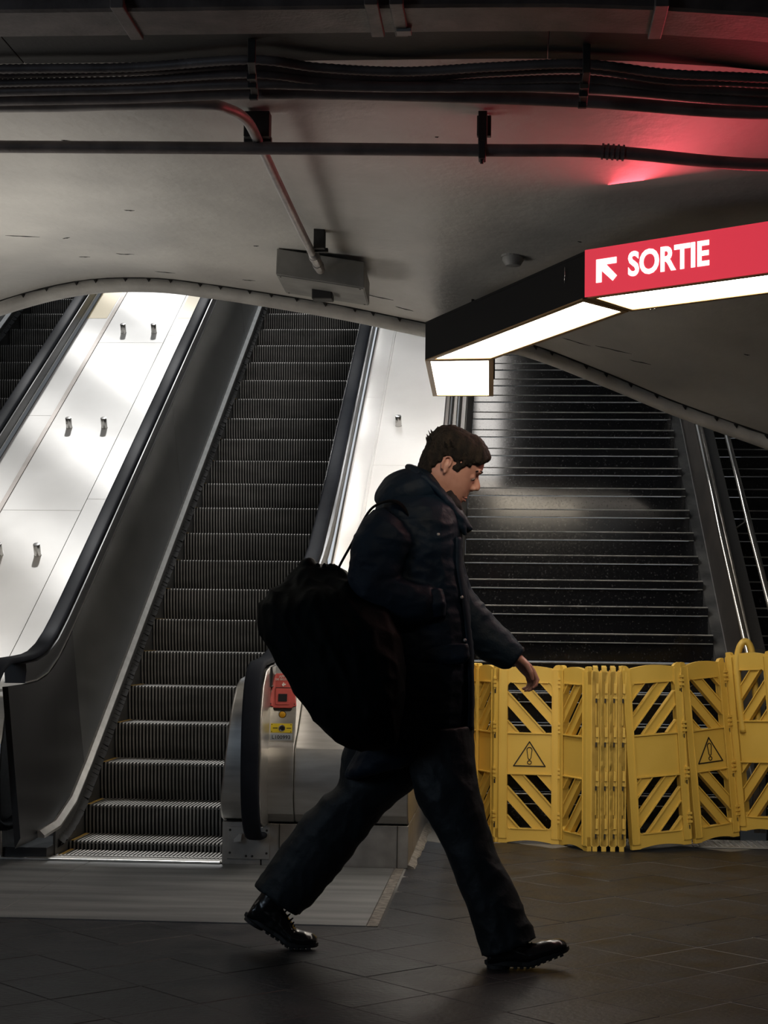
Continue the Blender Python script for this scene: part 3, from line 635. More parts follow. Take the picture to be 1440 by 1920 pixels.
# ================================================================ YELLOW BARRIERS
BH = 0.97
def panel_local(Wd, horns=True):
    """frame, slats, sign as local meshes; u along width, z up, w thickness"""
    mp = lambda u, v_, w_: (u, w_, v_)
    m = MB(); th = 0.018; st_ = 0.047
    # stiles with hollow backs and ribs
    for a in (0.0, Wd-st_):
        m.box(a, -th, 0.025, a+st_, th, 0.945); 
    # top rail with arched crest and horns
    n = 12; cr = [(Wd*0.13+ (Wd*0.74)*i/n, 0.950+0.014*sin(pi*i/n)) for i in range(n+1)]
    poly = [(0.0, 0.875), (Wd, 0.875), (Wd, BH-0.003), (Wd-0.012, BH), (Wd-0.030, BH-0.004)]+[(p[0], p[1]) for p in reversed(cr)]+[(0.030, BH-0.004), (0.012, BH), (0.0, BH-0.003)]
    m.prism(poly, (-th*0.7, th*0.7), mp)
    cr2 = [(Wd*0.15+(Wd*0.70)*i/n, 0.003+0.013*sin(pi*i/n)) for i in range(n+1)]
    m.prism([(0.0, 0.075), (Wd, 0.075), (Wd, 0.0), (Wd*0.86, 0.0)]+list(reversed(cr2))+[(Wd*0.14, 0.0), (0.0, 0.0)], (-th*0.7, th*0.7), mp)
    # middle band
    m.box(st_, -th*0.5, 0.378, Wd-st_, th*0.5, 0.592)
    m.box(st_-.004, -th, 0.592, Wd-st_+.004, th, 0.599); m.box(st_-.004, -th, 0.371, Wd-st_+.004, th, 0.378)
    # window lips with rounded corners
    for (z0, z1, top_) in ((0.599, 0.875, True), (0.075, 0.371, False)):
        zc_ = z1 if top_ else z0; sg = -1 if top_ else 1; r = 0.03
        for (xc_, sx) in ((st_, 1), (Wd-st_, -1)):
            arc = [(xc_+sx*r*(1-cos(a)), zc_+sg*r*(1-sin(a))) for a in [pi/2*k/6 for k in range(7)]]
            m.prism([(xc_, zc_)]+arc, (-th*0.8, th*0.8), mp)
        m.box(st_+.02, -th, zc_-0.003+0.003*sg, Wd-st_-.02, th, zc_+0.003+0.003*sg)
    # thin raised rib on each stile
    for a in (0.0, Wd-0.007, st_-0.006, Wd-st_): m.box(a, -th-0.004, 0.03, a+0.006, th+0.004, 0.94)
    return m
def slats(Wd, d):
    out = []; st_ = 0.047
    for (z0, z1) in ((0.599, 0.875), (0.075, 0.371)):
        u0, u1 = st_, Wd-st_; w_ = 0.061; gap = 0.157; zA = 0.785 if z0 > 0.5 else 0.272
        mid = (z0+z1)/2
        for k in (-2, -1, 0, 1, 2):
            sl = 1.08*d; c = zA+k*gap-0.5*1.08*(u1-u0)
            # band: |z - (c + d*(u-um)*1.12)| < w/2
            um = (u0+u1)/2
            poly = [(u0, c+sl*(u0-um)-w_/2*1.2), (u1, c+sl*(u1-um)-w_/2*1.2), (u1, c+sl*(u1-um)+w_/2*1.2), (u0, c+sl*(u0-um)+w_/2*1.2)]
            poly = clip(clip(poly, 1, z1, True), 1, z0, False)
            if len(poly) > 2 and area2(poly) > 0.0004: out.append((poly, None))
    return out
fence = thing('folding_barrier', 'yellow plastic folding barrier across the foot of the stairs, partly folded into a stack', 'barrier')
MESHC = {}
def place_panel(p0, p1, d=1, sign=False, z0=(0, 0), lean=0.0, flip=False, H=1.0, sl=True):
    a = Vector((p0[0], p0[1], 0)); b = Vector((p1[0], p1[1], 0)); Wd = round((b-a).length, 3)
    key = (Wd, 'f')
    if key not in MESHC: MESHC[key] = panel_local(Wd).mesh('panel', M['yellow'])
    o = link('panel', MESHC[key], fence, 0.0025, 1)
    ux = (b-a).normalized(); ux.z = (z0[1]-z0[0])/Wd; ux.normalize()
    uz = Vector((0, 0, 1))+Vector((lean, 0.0, 0)); uy = uz.cross(ux).normalized(); uz = ux.cross(uy).normalized()
    o.matrix_world = Matrix(((ux.x, uy.x, uz.x, a.x), (ux.y, uy.y, uz.y, a.y), (ux.z, uy.z, uz.z, z0[0]), (0, 0, 0, 1)))
    if sl:
        for i, (poly, _) in enumerate(slats(Wd, d)):
            ks = (Wd, d, i)
            if ks not in MESHC:
                m = MB(); m.prism(poly, (-0.006, 0.008), lambda u, v_, w_: (u, w_, v_))
                # raised ribs along the two long edges
                lo_ = sorted(poly, key=lambda q: q[1]-1.08*d*q[0]); e = [lo_[:2], lo_[-2:]]
                for q in e:
                    A = Vector((q[0][0], 0, q[0][1])); B = Vector((q[1][0], 0, q[1][1]))
                    if (B-A).length > 0.02: dd = (B-A).normalized(); m.obox((A+B)/2, (B-A)/2, Vector((0, 0.014, 0)), dd.cross(Vector((0, 1, 0)))*0.003)
                MESHC[ks] = m.mesh('slat', M['yellow'])
            link('slat', MESHC[ks], o)
    if sign:
        m = MB(); c = (Wd/2, 0.480); y_ = -0.0105
        def outline(pts, t, closed=True):
            n = len(pts)
            for i in range(n if closed else n-1):
                A = Vector((pts[i][0], y_, pts[i][1])); B = Vector((pts[(i+1) % n][0], y_, pts[(i+1) % n][1])); dd = (B-A).normalized()
                m.obox((A+B)/2, (B-A)/2+dd*t*0.4, Vector((0, 0.0015, 0)), dd.cross(Vector((0, 1, 0)))*t/2)
        outline([(c[0]-.086, c[1]-.062), (c[0]+.086, c[1]-.062), (c[0], c[1]+.070)], 0.006)
        ex = [(c[0]+(0.014+0.003*0)*cos(a), c[1]+0.026+0.014*sin(a)) for a in [pi*k/6 for k in range(7)]]+[(c[0]-.008, c[1]-.018), (c[0]-.003, c[1]-.026), (c[0]+.003, c[1]-.026), (c[0]+.008, c[1]-.018)]
        outline(ex, 0.004)
        outline([(c[0]+.011*cos(2*pi*k/10), c[1]-.042+.010*sin(2*pi*k/10)) for k in range(10)], 0.004)
        s_ = m.build('warning_symbol', M['blackprint'], o); tag(s_, 'black triangle with exclamation mark')
    return o
HMESH = MB()
for dz in (0.0, 0.022, 0.044): HMESH.box(-0.012, -0.030, dz, 0.012, -0.014, dz+0.012)
HMESH.tube([(0, -0.020, -0.012), (0, -0.020, 0.068)], 0.005, 8); HMESH.box(-0.014, -0.018, -0.03, 0.0, -0.008, -0.014)
HM = HMESH.mesh('hinge', M['yellow']); HG = MB().box(-0.004, -0.021, -0.03, 0.004, -0.013, 0.0).mesh('hinge_gap', M['blackprint'])
def hinges(par, u, lift=0.0):
    for z in (0.845, 0.600, 0.355, 0.115):
        h = link('hinge', HM, par, loc=(u, 0, z+lift)); link('hinge_gap', HG, par, loc=(u, 0, z+lift-0.004))
P1 = place_panel((-0.185, 10.19), (-0.070, 9.945), d=1, sl=True); hinges(P1, 0.268)
P2 = place_panel((-0.062, 9.940), (0.272, 9.905), d=-1, sign=True); hinges(P2, 0.336)
P3 = place_panel((0.277, 9.900), (0.418, 9.612), d=1)
for k in range(4):
    x = 0.447+0.047*k
    o = place_panel((x, 9.612+0.004*k), (x+0.012, 9.93), d=1, sl=True)
    for z in (0.12, 0.37, 0.60, 0.83):     # hinge knuckles on the end-on stiles
        m = MB(); m.box(-0.021, -0.016, z, 0.003, -0.004, z+0.05); m.box(-0.006, -0.022, z-0.03, 0.014, -0.004, z-0.004); m.build('hinge', M['yellow'], o)
        MB().box(-0.016, -0.009, z-0.05, 0.016, -0.0005, z-0.028).build('hinge_gap', M['blackprint'], o)
        MB().box(0.0, -0.0055, z+0.052, 0.009, -0.0005, z+0.075).build('hinge_gap', M['blackprint'], o)
    for (z0_, z1_) in ((0.19, 0.34), (0.66, 0.81)): MB().box(-0.009, -0.006, z0_, 0.009, -0.001, z1_).build('rib_plate', M['yellow'], o, bevel=0.002)
P6 = place_panel((0.640, 9.640), (0.965, 9.790), d=1, z0=(0.008, 0.030), lean=-0.045); hinges(P6, 0.350)
P7 = place_panel((0.985, 9.80), (1.240, 9.985), d=-1, sign=True, z0=(0.030, 0.055), lean=-0.075); hinges(P7, 0.31)
P8 = place_panel((1.262, 9.99), (1.47, 9.76), d=1, z0=(0.085, 0.10), lean=-0.10)
# end panel turned edge-on at the far right, its looped handle hooked round the handrail
m = MB(); lp = [(1.262, 9.93, 0.62), (1.240, 9.93, 0.80), (1.228, 9.93, 0.98), (1.236, 9.93, 1.06), (1.258, 9.93, 1.105), (1.286, 9.93, 1.105), (1.306, 9.93, 1.06), (1.312, 9.93, 0.98), (1.330, 9.93, 0.80), (1.345, 9.93, 0.62)]
m.tube(smooth_path(lp, 6), 0.019, 12, ry=0.03); tag(m.build('loop_handle', M['yellow'], fence, smooth=True), 'tall looped yellow handle')
# stray end of another folded panel glimpsed left of the barrier
P0 = place_panel((-0.245, 9.98), (-0.20, 10.2), d=1, sl=False)
P0['label'] = 'short yellow panel end behind the walking man'; 
# ================================================================ CEILING SERVICES
def pipe(name, label, pts, r, m, group=None, n=12, cat='pipe', smooth_=True, ribs=False, parts=None):
    b = MB(); P = smooth_path(pts, 10) if smooth_ else pts
    if ribs:
        Q = []; R_ = []; L = 0
        for a, c in zip(P[:-1], P[1:]):
            a = Vector(a); c = Vector(c); k = max(1, int((c-a).length/0.009))
            for i in range(k): Q.append(a+(c-a)*i/k); R_.append(r*(1.0 if len(Q) % 2 else 0.86))
        b.tube(Q, R_, 8)
    else: b.tube(P, r, n)
    o = b.build(name, m, None, smooth=True); tag(o, label, cat, group); return o
ZP = 2.93
pipe('conduit_pipe', 'long straight dark conduit hung lowest across the ceiling, held by one clamp', [(-3.2, 6.40, 2.93), (-1.846, 6.45, 2.926), (-0.949, 6.45, 2.914), (-0.127, 6.45, 2.901), (0.336, 6.45, 2.892), (0.851, 6.45, 2.843), (1.6, 6.45, zc(1.6, 6.45)-.06), (2.3, 6.45, zc(2.3, 6.45)-.06), (2.99, 6.45, zc(2.99, 6.45)-.06)], 0.0235, M['conduit'])
# clamp on it
t_ = thing('pipe_clamp', 'dark steel clamp hanging the lowest conduit from the ceiling', 'clamp')
cx, cz = (-0.118, 6.45, 2.928)[0], (-0.117, 6.45, 2.899)[2]
MB().box(cx-.016, 6.44, cz+.02, cx+.016, 6.47, 3.045).build('hanger_plate', M['bracket'], t_, bevel=0.002)
MB().box(cx-.022, 6.50, cz+.07, cx+.03, 6.53, 3.045).build('hanger_plate', M['bracket'], t_, bevel=0.002)
MB().box(cx-.014, 6.415, cz-.035, cx+.012, 6.485, cz+.03).build('clamp_band', M['bracket'], t_, bevel=0.004)
MB().tube([(cx-.002, 6.44, cz-.05), (cx-.002, 6.44, cz-.03)], 0.006, 8).build('bolt', M['bracket'], t_, smooth=True)
# coupling
t_ = thing('pipe_coupling', 'ringed coupling sleeve on the lowest conduit above the red sign', 'coupling')
c0 = Vector((0.313, 6.45, 2.894)); c1 = Vector((0.394, 6.45, 2.887)); d_ = (c1-c0)
MB().tube([c0, c1], 0.0255, 14).build('sleeve', M['conduit'], t_, smooth=False)
for k in range(5): MB().tube([c0+d_*(k*0.23), c0+d_*(k*0.23+0.09)], 0.030, 14).build('ring', M['conduit'], t_)
# bent tube that turns along the ceiling towards the junction box
bend = [(-3.0, (-1.727, 6.021, 2.95)[1]-.02, 2.95), (-1.729, 6.027, 2.95), (-1.369, 6.012, 2.95), (-1.072, 6.015, 2.95), (-0.996, 6.062, 2.95), (-0.949, 6.207, 2.95), (-0.946, 6.523, 2.95), (-0.953, 7.082, 2.95), (-0.962, 7.89, 2.95), (-0.967, 8.688, 2.95)]
pipe('bent_tube', 'metal tube that bends and runs down to the junction box', bend, 0.0185, M['galv'])
t_ = thing('tube_fitting', 'ringed end fitting where the bent tube enters the junction box', 'fitting')
a = Vector((-0.963, 8.462, 2.95)); b = Vector((-0.969, 8.872, 2.95)); MB().tube([a, b], 0.023, 12).build('sleeve', M['galv'], t_, smooth=True)
MB().tube([a+(b-a)*.15, a+(b-a)*.35], 0.027, 10).build('nut', M['galv'], t_); MB().tube([a+(b-a)*.6, a+(b-a)*.8], 0.027, 10).build('nut', M['galv'], t_)
for i, (p, lab) in enumerate((((-0.944, 6.465, 2.98), 'dark saddle bracket where the bent tube starts downhill'), ((-0.933, 8.409, 2.98), 'dark saddle bracket just above the junction box'))):
    t_ = thing('saddle_bracket', lab, 'bracket', None); s_ = 0.05
    MB().box(p[0]-s_*(1.0 if i == 0 else .35), p[1]-.03, 2.955, p[0]+s_*(.9 if i == 0 else .7), p[1]+.03, 3.05).build('saddle', M['bracket'], t_, bevel=0.003)
    MB().box(p[0]-s_*1.1, p[1]+.01, 2.945, p[0]+s_*.95, p[1]+.035, 2.965).build('saddle_foot', M['bracket'], t_, bevel=0.002)
# bundle of conduits near the top of the picture
rows = [('flexible', 0.017, [(-1.61, 5.602, 2.95), (-1.225, 5.598, 2.95), (-0.839, 5.534, 2.95), (-0.625, 5.622, 2.95), (-0.354, 5.67, 2.95), (-0.062, 5.63, 2.95), (0.216, 5.611, 2.95), (0.479, 5.655, 2.93), (0.766, 5.676, 2.92)]),
        ('flexible', 0.013, [(-1.647, 5.732, 2.97), (-1.25, 5.71, 2.97), (-0.86, 5.672, 2.97), (-0.64, 5.758, 2.97), (-0.362, 5.807, 2.97), (-0.064, 5.754, 2.97), (0.221, 5.735, 2.97), (0.488, 5.765, 2.94), (0.78, 5.776, 2.93)]),
        ('flexible', 0.015, [(-1.651, 5.749, 2.95), (-1.254, 5.732, 2.95), (-0.861, 5.682, 2.95), (-0.64, 5.763, 2.95), (-0.363, 5.818, 2.95), (-0.064, 5.781, 2.95), (0.222, 5.767, 2.95), (0.492, 5.808, 2.93), (0.787, 5.83, 2.92)]),
        ('smooth', 0.018, [(-1.666, 5.804, 2.94), (-1.265, 5.787, 2.94), (-0.871, 5.752, 2.94), (-0.432, 5.8, 2.94), (0.223, 5.799, 2.93), (0.792, 5.864, 2.9)]),
        ('smooth', 0.022, [(-1.693, 5.9, 2.94), (-1.287, 5.888, 2.94), (-0.886, 5.852, 2.94), (-0.438, 5.883, 2.94), (0.228, 5.915, 2.92), (0.8, 5.93, 2.88)])]
labs = ['ribbed flexible conduit, uppermost of the wavy bundle above the bent tube', 'thinner ribbed flexible conduit, second from the top of the wavy bundle', 'ribbed flexible conduit, third and lowest wavy one of the bundle',
        'smooth conduit right under the wavy ribbed ones', 'smooth thick conduit, lowest of the bundle, lit reddish at its right end']
for (kind, r, pts), lab in zip(rows, labs):
    a = Vector(pts[0]); b = Vector(pts[1]); pts = [tuple(a+(a-b)*3)]+pts; a = Vector(pts[-1]); pts = pts+[(x_, a.y, min(a.z, zn(x_)-.05)) for x_ in (1.5, 2.2, 2.99)]
    pipe('conduit_pipe', lab, pts, r, M['conduit'], 'conduits in the ceiling bundle', ribs=(kind == 'flexible'))
for i, px_ in enumerate([((-0.819, 5.441, 2.94), (-0.86, 5.799, 2.94)), ((0.22, 5.507, 2.92), (0.221, 5.788, 2.9))]):
    t_ = thing('cable_hanger', ['dark steel hanger strap round the bundle above the bent tube', 'dark steel hanger strap round the bundle above the red sign'][i], 'bracket')
    a = Vector(px_[0]); b = Vector(px_[1]); c = (a+b)/2; h = (b-a)/2
    MB().obox((c.x, c.y, c.z-.028), (0.012, 0, 0), (h.x, h.y*1.05, h.z), (0, 0, .004)).build('strap', M['bracket'], t_, bevel=0.002)
    for q in (a, b): MB().box(q.x-.012, q.y-.006, q.z-.03, q.x+.012, q.y+.006, 3.05).build('strap', M['bracket'], t_, bevel=0.002)
    for q in (.35, .6, .95): p = a+(b-a)*q; MB().box(p.x-.018, p.y-.010, p.z-.045, p.x+.010, p.y+.010, p.z-.026).build('bolt', M['bracket'], t_, bevel=0.002)
# cable tray above the bundle
t_ = thing('cable_tray', 'wide dark metal cable trunking along the top of the picture', 'trunking')
def ztray(x): return zn(x)-0.095-0.012*max(0, x)
for j, (x0, x1) in enumerate([(-4.9, -1.165), (-1.160, -0.42), (-0.415, 2.9)]):
    b = MB(); rings_ = []
    for i in range(13):
        x = x0+(x1-x0)*i/12; z = ztray(x)-.012+.03
        rings_.append([(x, 5.09, z+.062), (x, 5.13, z-.004), (x, 5.145, z-.010), (x, 5.355, z-.010), (x, 5.37, z-.004), (x, 5.37, z+.062)])
    b.loft(rings_, True); b.build('trunking_length', M['conduit'], t_, bevel=0.002)
for x in (-1.165, -0.418, -0.345, 0.42):
    z = ztray(x)+.018; MB().box(x-.022, 5.085, z-.018, x+.018, 5.378, z+.068).build('joint_cover', M['conduit'], t_, bevel=0.003)
MB().box(-0.36, 5.30, ztray(-.34)-.008, -0.315, 5.345, ztray(-.34)+.004).build('pale_clip', M['white_plastic'], t_, bevel=0.002)
t_ = thing('gap_shade', 'flat black strip added for the dark gap between the trunking and the wavy conduits', 'shading')  # black strip added here, standing in for the shade of the gap
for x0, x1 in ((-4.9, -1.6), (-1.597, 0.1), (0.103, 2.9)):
    b = MB(); b.loft([[(x, y, z+ztray(x)) for (y, z) in ((5.385, .02), (5.66, .02), (5.66, .07), (5.385, .07))] for x in [x0+(x1-x0)*i/10 for i in range(11)]]); b.build('gap_shade_length', M['bracket'], t_, bevel=0.002)
pipe('conduit_pipe', 'dark conduit at the very top edge above the trunking', [(-4.9, 4.90, 3.0), (-1.4, 4.90, 3.02), (0.7, 4.90, 3.0), (2.8, 4.9, 2.86)], 0.03, M['conduit'])
for i, x in enumerate((-1.03, 0.105)):
    t_ = thing('hanger_bolt', ['small hanger bolt at the top edge, left one', 'small hanger bolt at the top edge, right of the middle'][i], 'bolt')
    MB().box(x-.02, 4.96, 2.985, x+.02, 5.0, 3.05).build('bolt_plate', M['bracket'], t_, bevel=0.003); MB().tube([(x-.008, 4.985, 2.985), (x-.008, 4.985, 2.955)], .008, 8).build('bolt', M['bracket'], t_); MB().tube([(x+.012, 4.985, 2.985), (x+.012, 4.985, 2.965)], .006, 8).build('bolt', M['bracket'], t_)

# junction box on the ceiling
jb = thing('junction_box', 'grey steel junction box on the ceiling where the metal tube ends', 'junction box')
bt = [Vector(p) for p in ((-1.198, 8.9, 2.934), (-0.749, 8.9, 2.863), (-0.758, 9.32, 2.853), (-1.202, 9.32, 2.921))]
tp = [Vector(p) for p in ((-1.195, 8.9, 3.065), (-0.751, 8.9, 2.996), (-0.757, 9.32, 2.972), (-1.204, 9.32, 3.058))]
m = MB(); m.add([tuple(p) for p in bt+tp], [(0,3,2,1), (4,5,6,7), (0,1,5,4), (1,2,6,5), (2,3,7,6), (3,0,4,7)]); m.build('box_body', M['jbox'], jb, bevel=0.004)
cc = sum(bt, Vector())/4; e = [cc+(p-cc)*0.975 for p in bt]; dn = Vector((0, 0, -0.005))
m = MB(); m.add([tuple(p+dn) for p in e]+[tuple(p) for p in e], [(0,3,2,1), (4,5,6,7), (0,1,5,4), (1,2,6,5), (2,3,7,6), (3,0,4,7)]); m.build('box_lid', M['jbox'], jb, bevel=0.001)
for q in bt: m = MB(); p = cc+(q-cc)*.9+dn; m.ell(p, (.006, .006, .003), 8, 4); m.build('screw', M['bracket'], jb, smooth=True)
sd = MB(); c_ = Vector((-0.983, 9.15, 2.897)); sd.box(c_.x-.055, c_.y-.05, c_.z-.05, c_.x+.05, c_.y+.06, c_.z+.012); sd.build('small_sensor', M['bracket'], jb, bevel=0.006)
m = MB(); m.tube(smooth_path([(c_.x-.075, c_.y-.05, c_.z+.012), (c_.x, c_.y-.075, c_.z+.004), (c_.x+.085, c_.y-.02, c_.z-.002)], 6), 0.005, 6); m.build('sensor_wire', M['bracket'], jb, smooth=True)
# smoke detector
sd_ = thing('smoke_detector', 'small round smoke detector on the ceiling above the lamp', 'detector'); c_ = (-0.005, 8.616, 2.86)
zz = zc(c_[0], c_[1])
m = MB(); m.loft([[(c_[0]+r*cos(2*pi*k/20), c_[1]+r*sin(2*pi*k/20), z) for k in range(20)] for r, z in ((.052, zz+.01), (.052, zz-.02), (.036, zz-.045), (.015, zz-.05))]); auto(m.build('housing', M['white_plastic'], sd_))
m = MB(); m.loft([[(c_[0]+r*cos(2*pi*k/20), c_[1]+r*sin(2*pi*k/20), z) for k in range(20)] for r, z in ((.058, zz+.012), (.058, zz-.004))]); m.build('base_ring', M['white_plastic'], sd_)

# ================================================================ SIGN LAMP
ZB, ZT = 2.56, 2.76
lamp = thing('sign_lamp', 'black hanging light fixture with lit white underside and a red SORTIE sign with arrow', 'light fixture')
A0 = Vector((0.301, 7.533, 0)); ad = Vector((0.795, -0.607, 0)).normalized(); an = Vector((0.607, 0.795, 0)).normalized()
A1 = A0+ad*1.5; WL = 0.372
B0 = Vector((-0.460, 9.304, 0)); bd = (A0-B0).normalized()
C1l = Vector((-0.482, 10.745, 0)); C1r = Vector((-0.118, 10.740, 0)); Bi = Vector((-0.101, 9.263, 0)); Ki = Vector((0.505, 7.852, 0)); A1i = Ki+ad*(1.5-(Ki-A0).dot(ad))
outl = [A1, A0, B0, C1l, C1r, Bi, Ki, A1i]
# housing: roof plate and side walls
def plate(name, pts, z0, z1, m, par=lamp, bev=0.0):
    b = MB(); b.prism([(p.x, p.y) for p in pts], (z0, z1), lambda u, v_, w_: (u, v_, w_)); return b.build(name, m, par, bevel=bev)
plate('roof_plate', outl, ZT-0.012, ZT, M['lampblack'])
def wallseg(name, p, q, z0, z1, th, m, inward, bev=0.0015):
    p = Vector(p); q = Vector(q); d = (q-p).normalized(); n_ = Vector((-d.y, d.x, 0))*inward
    b = MB(); b.obox((p+q)/2+n_*th/2+Vector((0, 0, (z0+z1)/2)), (q-p)/2, n_*th/2, Vector((0, 0, (z1-z0)/2))); return b.build(name, m, lamp, bevel=bev)
for p, q, inw, mm in ((A0, A1, 1, 'lampblack'), (B0, A0, 1, 'lampblack'), (B0, C1l, -1, 'lampend'), (C1l, C1r, -1, 'lampend'), (Bi, C1r, 1, 'lampblack'), (Ki, Bi, 1, 'lampblack'), (Ki, A1i, -1, 'lampblack'), (A1, A1i, 1, 'lampend')):
    wallseg('side_wall', p, q, ZB+0.001, ZT-0.012, 0.012, M[mm], inw)
def frame_of(quad, name='underside_frame', fr=0.028):
    c = sum(quad, Vector())/4; inn = []
    n = len(quad)
    for i in range(n):
        p0, p1, p2 = quad[i-1], quad[i], quad[(i+1) % n]
        d1 = (p1-p0).normalized(); d2 = (p2-p1).normalized(); n1 = Vector((-d1.y, d1.x, 0)); n2 = Vector((-d2.y, d2.x, 0))
        if n1.dot(c-p1) < 0: n1 = -n1
        if n2.dot(c-p1) < 0: n2 = -n2
        k = fr/max(0.3, 1+n1.dot(n2)); inn.append(p1+(n1+n2)*k)
    b = MB(); v = [(p.x, p.y, ZB-0.004) for p in quad]+[(p.x, p.y, ZB-0.004) for p in inn]+[(p.x, p.y, ZB+0.012) for p in quad]+[(p.x, p.y, ZB+0.012) for p in inn]; f = []
    for i in range(n):
        j = (i+1) % n; f += [(i, j, n+j, n+i), (2*n+i, 3*n+i, 3*n+j, 2*n+j), (i, 2*n+i, 2*n+j, j), (n+i, n+j, 3*n+j, 3*n+i)]
    b.add(v, f); b.build(name, M['lampframe'], lamp, bevel=0.001)
    tag(plate('diffuser', inn, ZB+0.001, ZB+0.007, M['glow']), 'lit white diffuser panel')
frame_of([A0+ad*0.01, A1, A1i, Ki+ad*0.005]); frame_of([B0+Vector((0.006, -0.012, 0)), A0-bd*0.03, Ki-ad*0.004, Bi+Vector((0, -.012, 0))]); frame_of([B0+Vector((0.0, 0.004, 0)), C1l, C1r, Bi+Vector((0, 0.004, 0))])
# lit window panel on the far side of the fixture, facing the stairs
def facing(name, p, q, s0, s1, z0, z1, off, m, out):
    p = Vector(p); q = Vector(q); d = (q-p).normalized(); n_ = Vector((-d.y, d.x, 0))*out
    b = MB(); a = p+d*s0+n_*off; c = p+d*s1+n_*off
    b.obox((a+c)/2+Vector((0, 0, (z0+z1)/2)), (c-a)/2, n_*0.002, Vector((0, 0, (z1-z0)/2))); return b.build(name, m, lamp)
MB().box(-0.49, 10.70, ZT-.1, -0.11, 10.76, 4.60).build('upright_housing', M['lampblack'], lamp, bevel=0.003)
tag(MB().box(-0.47, 10.761, ZB+.02, -0.13, 10.768, 4.56).build('lit_upright_panel', M['glow2'], lamp), 'lit white panel facing the stairs')
l_ = bpy.data.lights.new('sign_light', 'AREA'); l_.shape = 'RECTANGLE'; l_.size = 1.4; l_.size_y = 0.10; l_.energy = 6.5; l_.color = (1.0, 0.085, 0.12)
lo = bpy.data.objects.new('sign_light', l_); COL.objects.link(lo); lo.parent = lamp; lc = A0+ad*0.75-an*0.10; lo.location = (lc.x, lc.y, 2.62); lo.rotation_euler = (-an).to_track_quat('-Z', 'Z').to_euler()
# red sign face
b = MB(); n_ = -an; a = A0+n_*0.004; c = A1+n_*0.004
b.obox((a+c)/2+Vector((0, 0, 2.661)), (c-a)/2, n_*0.003, Vector((0, 0, 0.1005))); sg_ = b.build('red_sign', M['redsign'], lamp, bevel=0.001); tag(sg_, 'lit red exit sign panel')
RM = Matrix(((ad.x, 0, -an.x, 0), (ad.y, 0, -an.y, 0), (0, 1, 0, 0), (0, 0, 0, 1)))
def on_sign(me, name, s, z): 
    o = link(name, me, sg_); o.matrix_world = Matrix.Translation(A0+ad*s-an*0.0085+Vector((0, 0, z)))@RM; return o
p0 = (0.219, 0.06); p1 = (0.604, 0.052); pt = (0.224, 0.162)
wid = p1[0]-p0[0]; hgt = 0.105
me = text_mesh('SORTIE', 0.155, 0.001, 0.0045, M['signwhite'], 'LEFT', 1.0)
xs_ = [v_.co.x for v_ in me.vertices]; ys_ = [v_.co.y for v_ in me.vertices]; W0 = max(xs_)-min(xs_); H0 = max(ys_)-min(ys_); mx = min(xs_); my = min(ys_)
for v_ in me.vertices: v_.co.x = (v_.co.x-mx)*wid/W0; v_.co.y = (v_.co.y-my)*hgt/H0
tag(on_sign(me, 'lettering', p0[0], 2.56+p0[1]), 'white word SORTIE')
q0 = (0.06, 0.054); q1 = (0.161, 0.141); L_ = q1[0]-q0[0]; 
m = MB(); H_ = 0.098
ar = [(0, 0), (0.26, 0.0), (0.26, 0.50), (0.80, 0.0), (1.0, 0.20), (0.48, 0.74), (0.98, 0.74), (0.98, 1.0), (0, 1.0)]
m.prism([(p[0]*L_*1.02, p[1]*H_) for p in ar], (-.001, .001), lambda u, v_, w_: (u, v_, w_)); on_sign(m.mesh('arrow', M['signwhite']), 'arrow', q0[0], 2.56+q0[1])
# hanging rods, latch pins
for (x, y) in ((-0.22, 9.6), (1.25, 7.22)):
    m = MB(); m.tube([(x, y, ZT-.004), (x, y, zc(x, y)+.02)], 0.008, 8); m.build('hanging_rod', M['bracket'], lamp, smooth=True)
kp_ = A0-bd*0.16-Vector((bd.y, -bd.x, 0))*(-0.0); nB = Vector((-bd.y, bd.x, 0)); nB = nB if nB.y < 0 else -nB
kp_ = A0-bd*0.19+nB*0.008
m = MB(); m.tube([(kp_.x, kp_.y, 2.655), (kp_.x, kp_.y, 2.725)], 0.0022, 8); m.build('latch_pin', M['chrome'], lamp, smooth=True)
for s_ in (0.115, 0.135):
    c_ = Ki+ad*s_; m = MB(); m.ell((c_.x-an.x*.006, c_.y-an.y*.006, ZB-.006), (.006, .006, .005), 8, 5); m.build('screw', M['chrome'], lamp, smooth=True)

# ================================================================ THE WALKING MAN
def sring(L_, R_, yc, b, e=0.85, n=24, tilt=0.0):
    cx_, cz_ = (L_[0]+R_[0])/2, (L_[1]+R_[1])/2; ux, uz = (R_[0]-L_[0])/2, (R_[1]-L_[1])/2; out = []
    for k in range(n):
        a = 2*pi*k/n; ca = abs(cos(a))**e*(1 if cos(a) >= 0 else -1); sa = abs(sin(a))**e*(1 if sin(a) >= 0 else -1)
        out.append((cx_+ux*ca, yc+b*sa+tilt*ca, cz_+uz*ca))
    return out
def loft4(m, rings, yb, e=0.85, sub=3):
    """rings: (Lx, Lz, Rx, Rz); yb: list of (yc, b); interpolated smoothly"""
    n = len(rings); P = [tuple(r)+tuple(q) for r, q in zip(rings, yb)]; out = []
    for i in range(n-1):
        p0 = P[max(i-1, 0)]; p1 = P[i]; p2 = P[i+1]; p3 = P[min(i+2, n-1)]
        for k in range(sub):
            t = k/sub; out.append([0.5*((2*b)+(c-a)*t+(2*a-5*b+4*c-d)*t*t+(3*b-a-3*c+d)*t**3) for a, b, c, d in zip(p0, p1, p2, p3)])
    out.append(P[-1])
    m.loft([sring((q[0], q[1]), (q[2], q[3]), q[4], q[5], e) for q in out]); return m
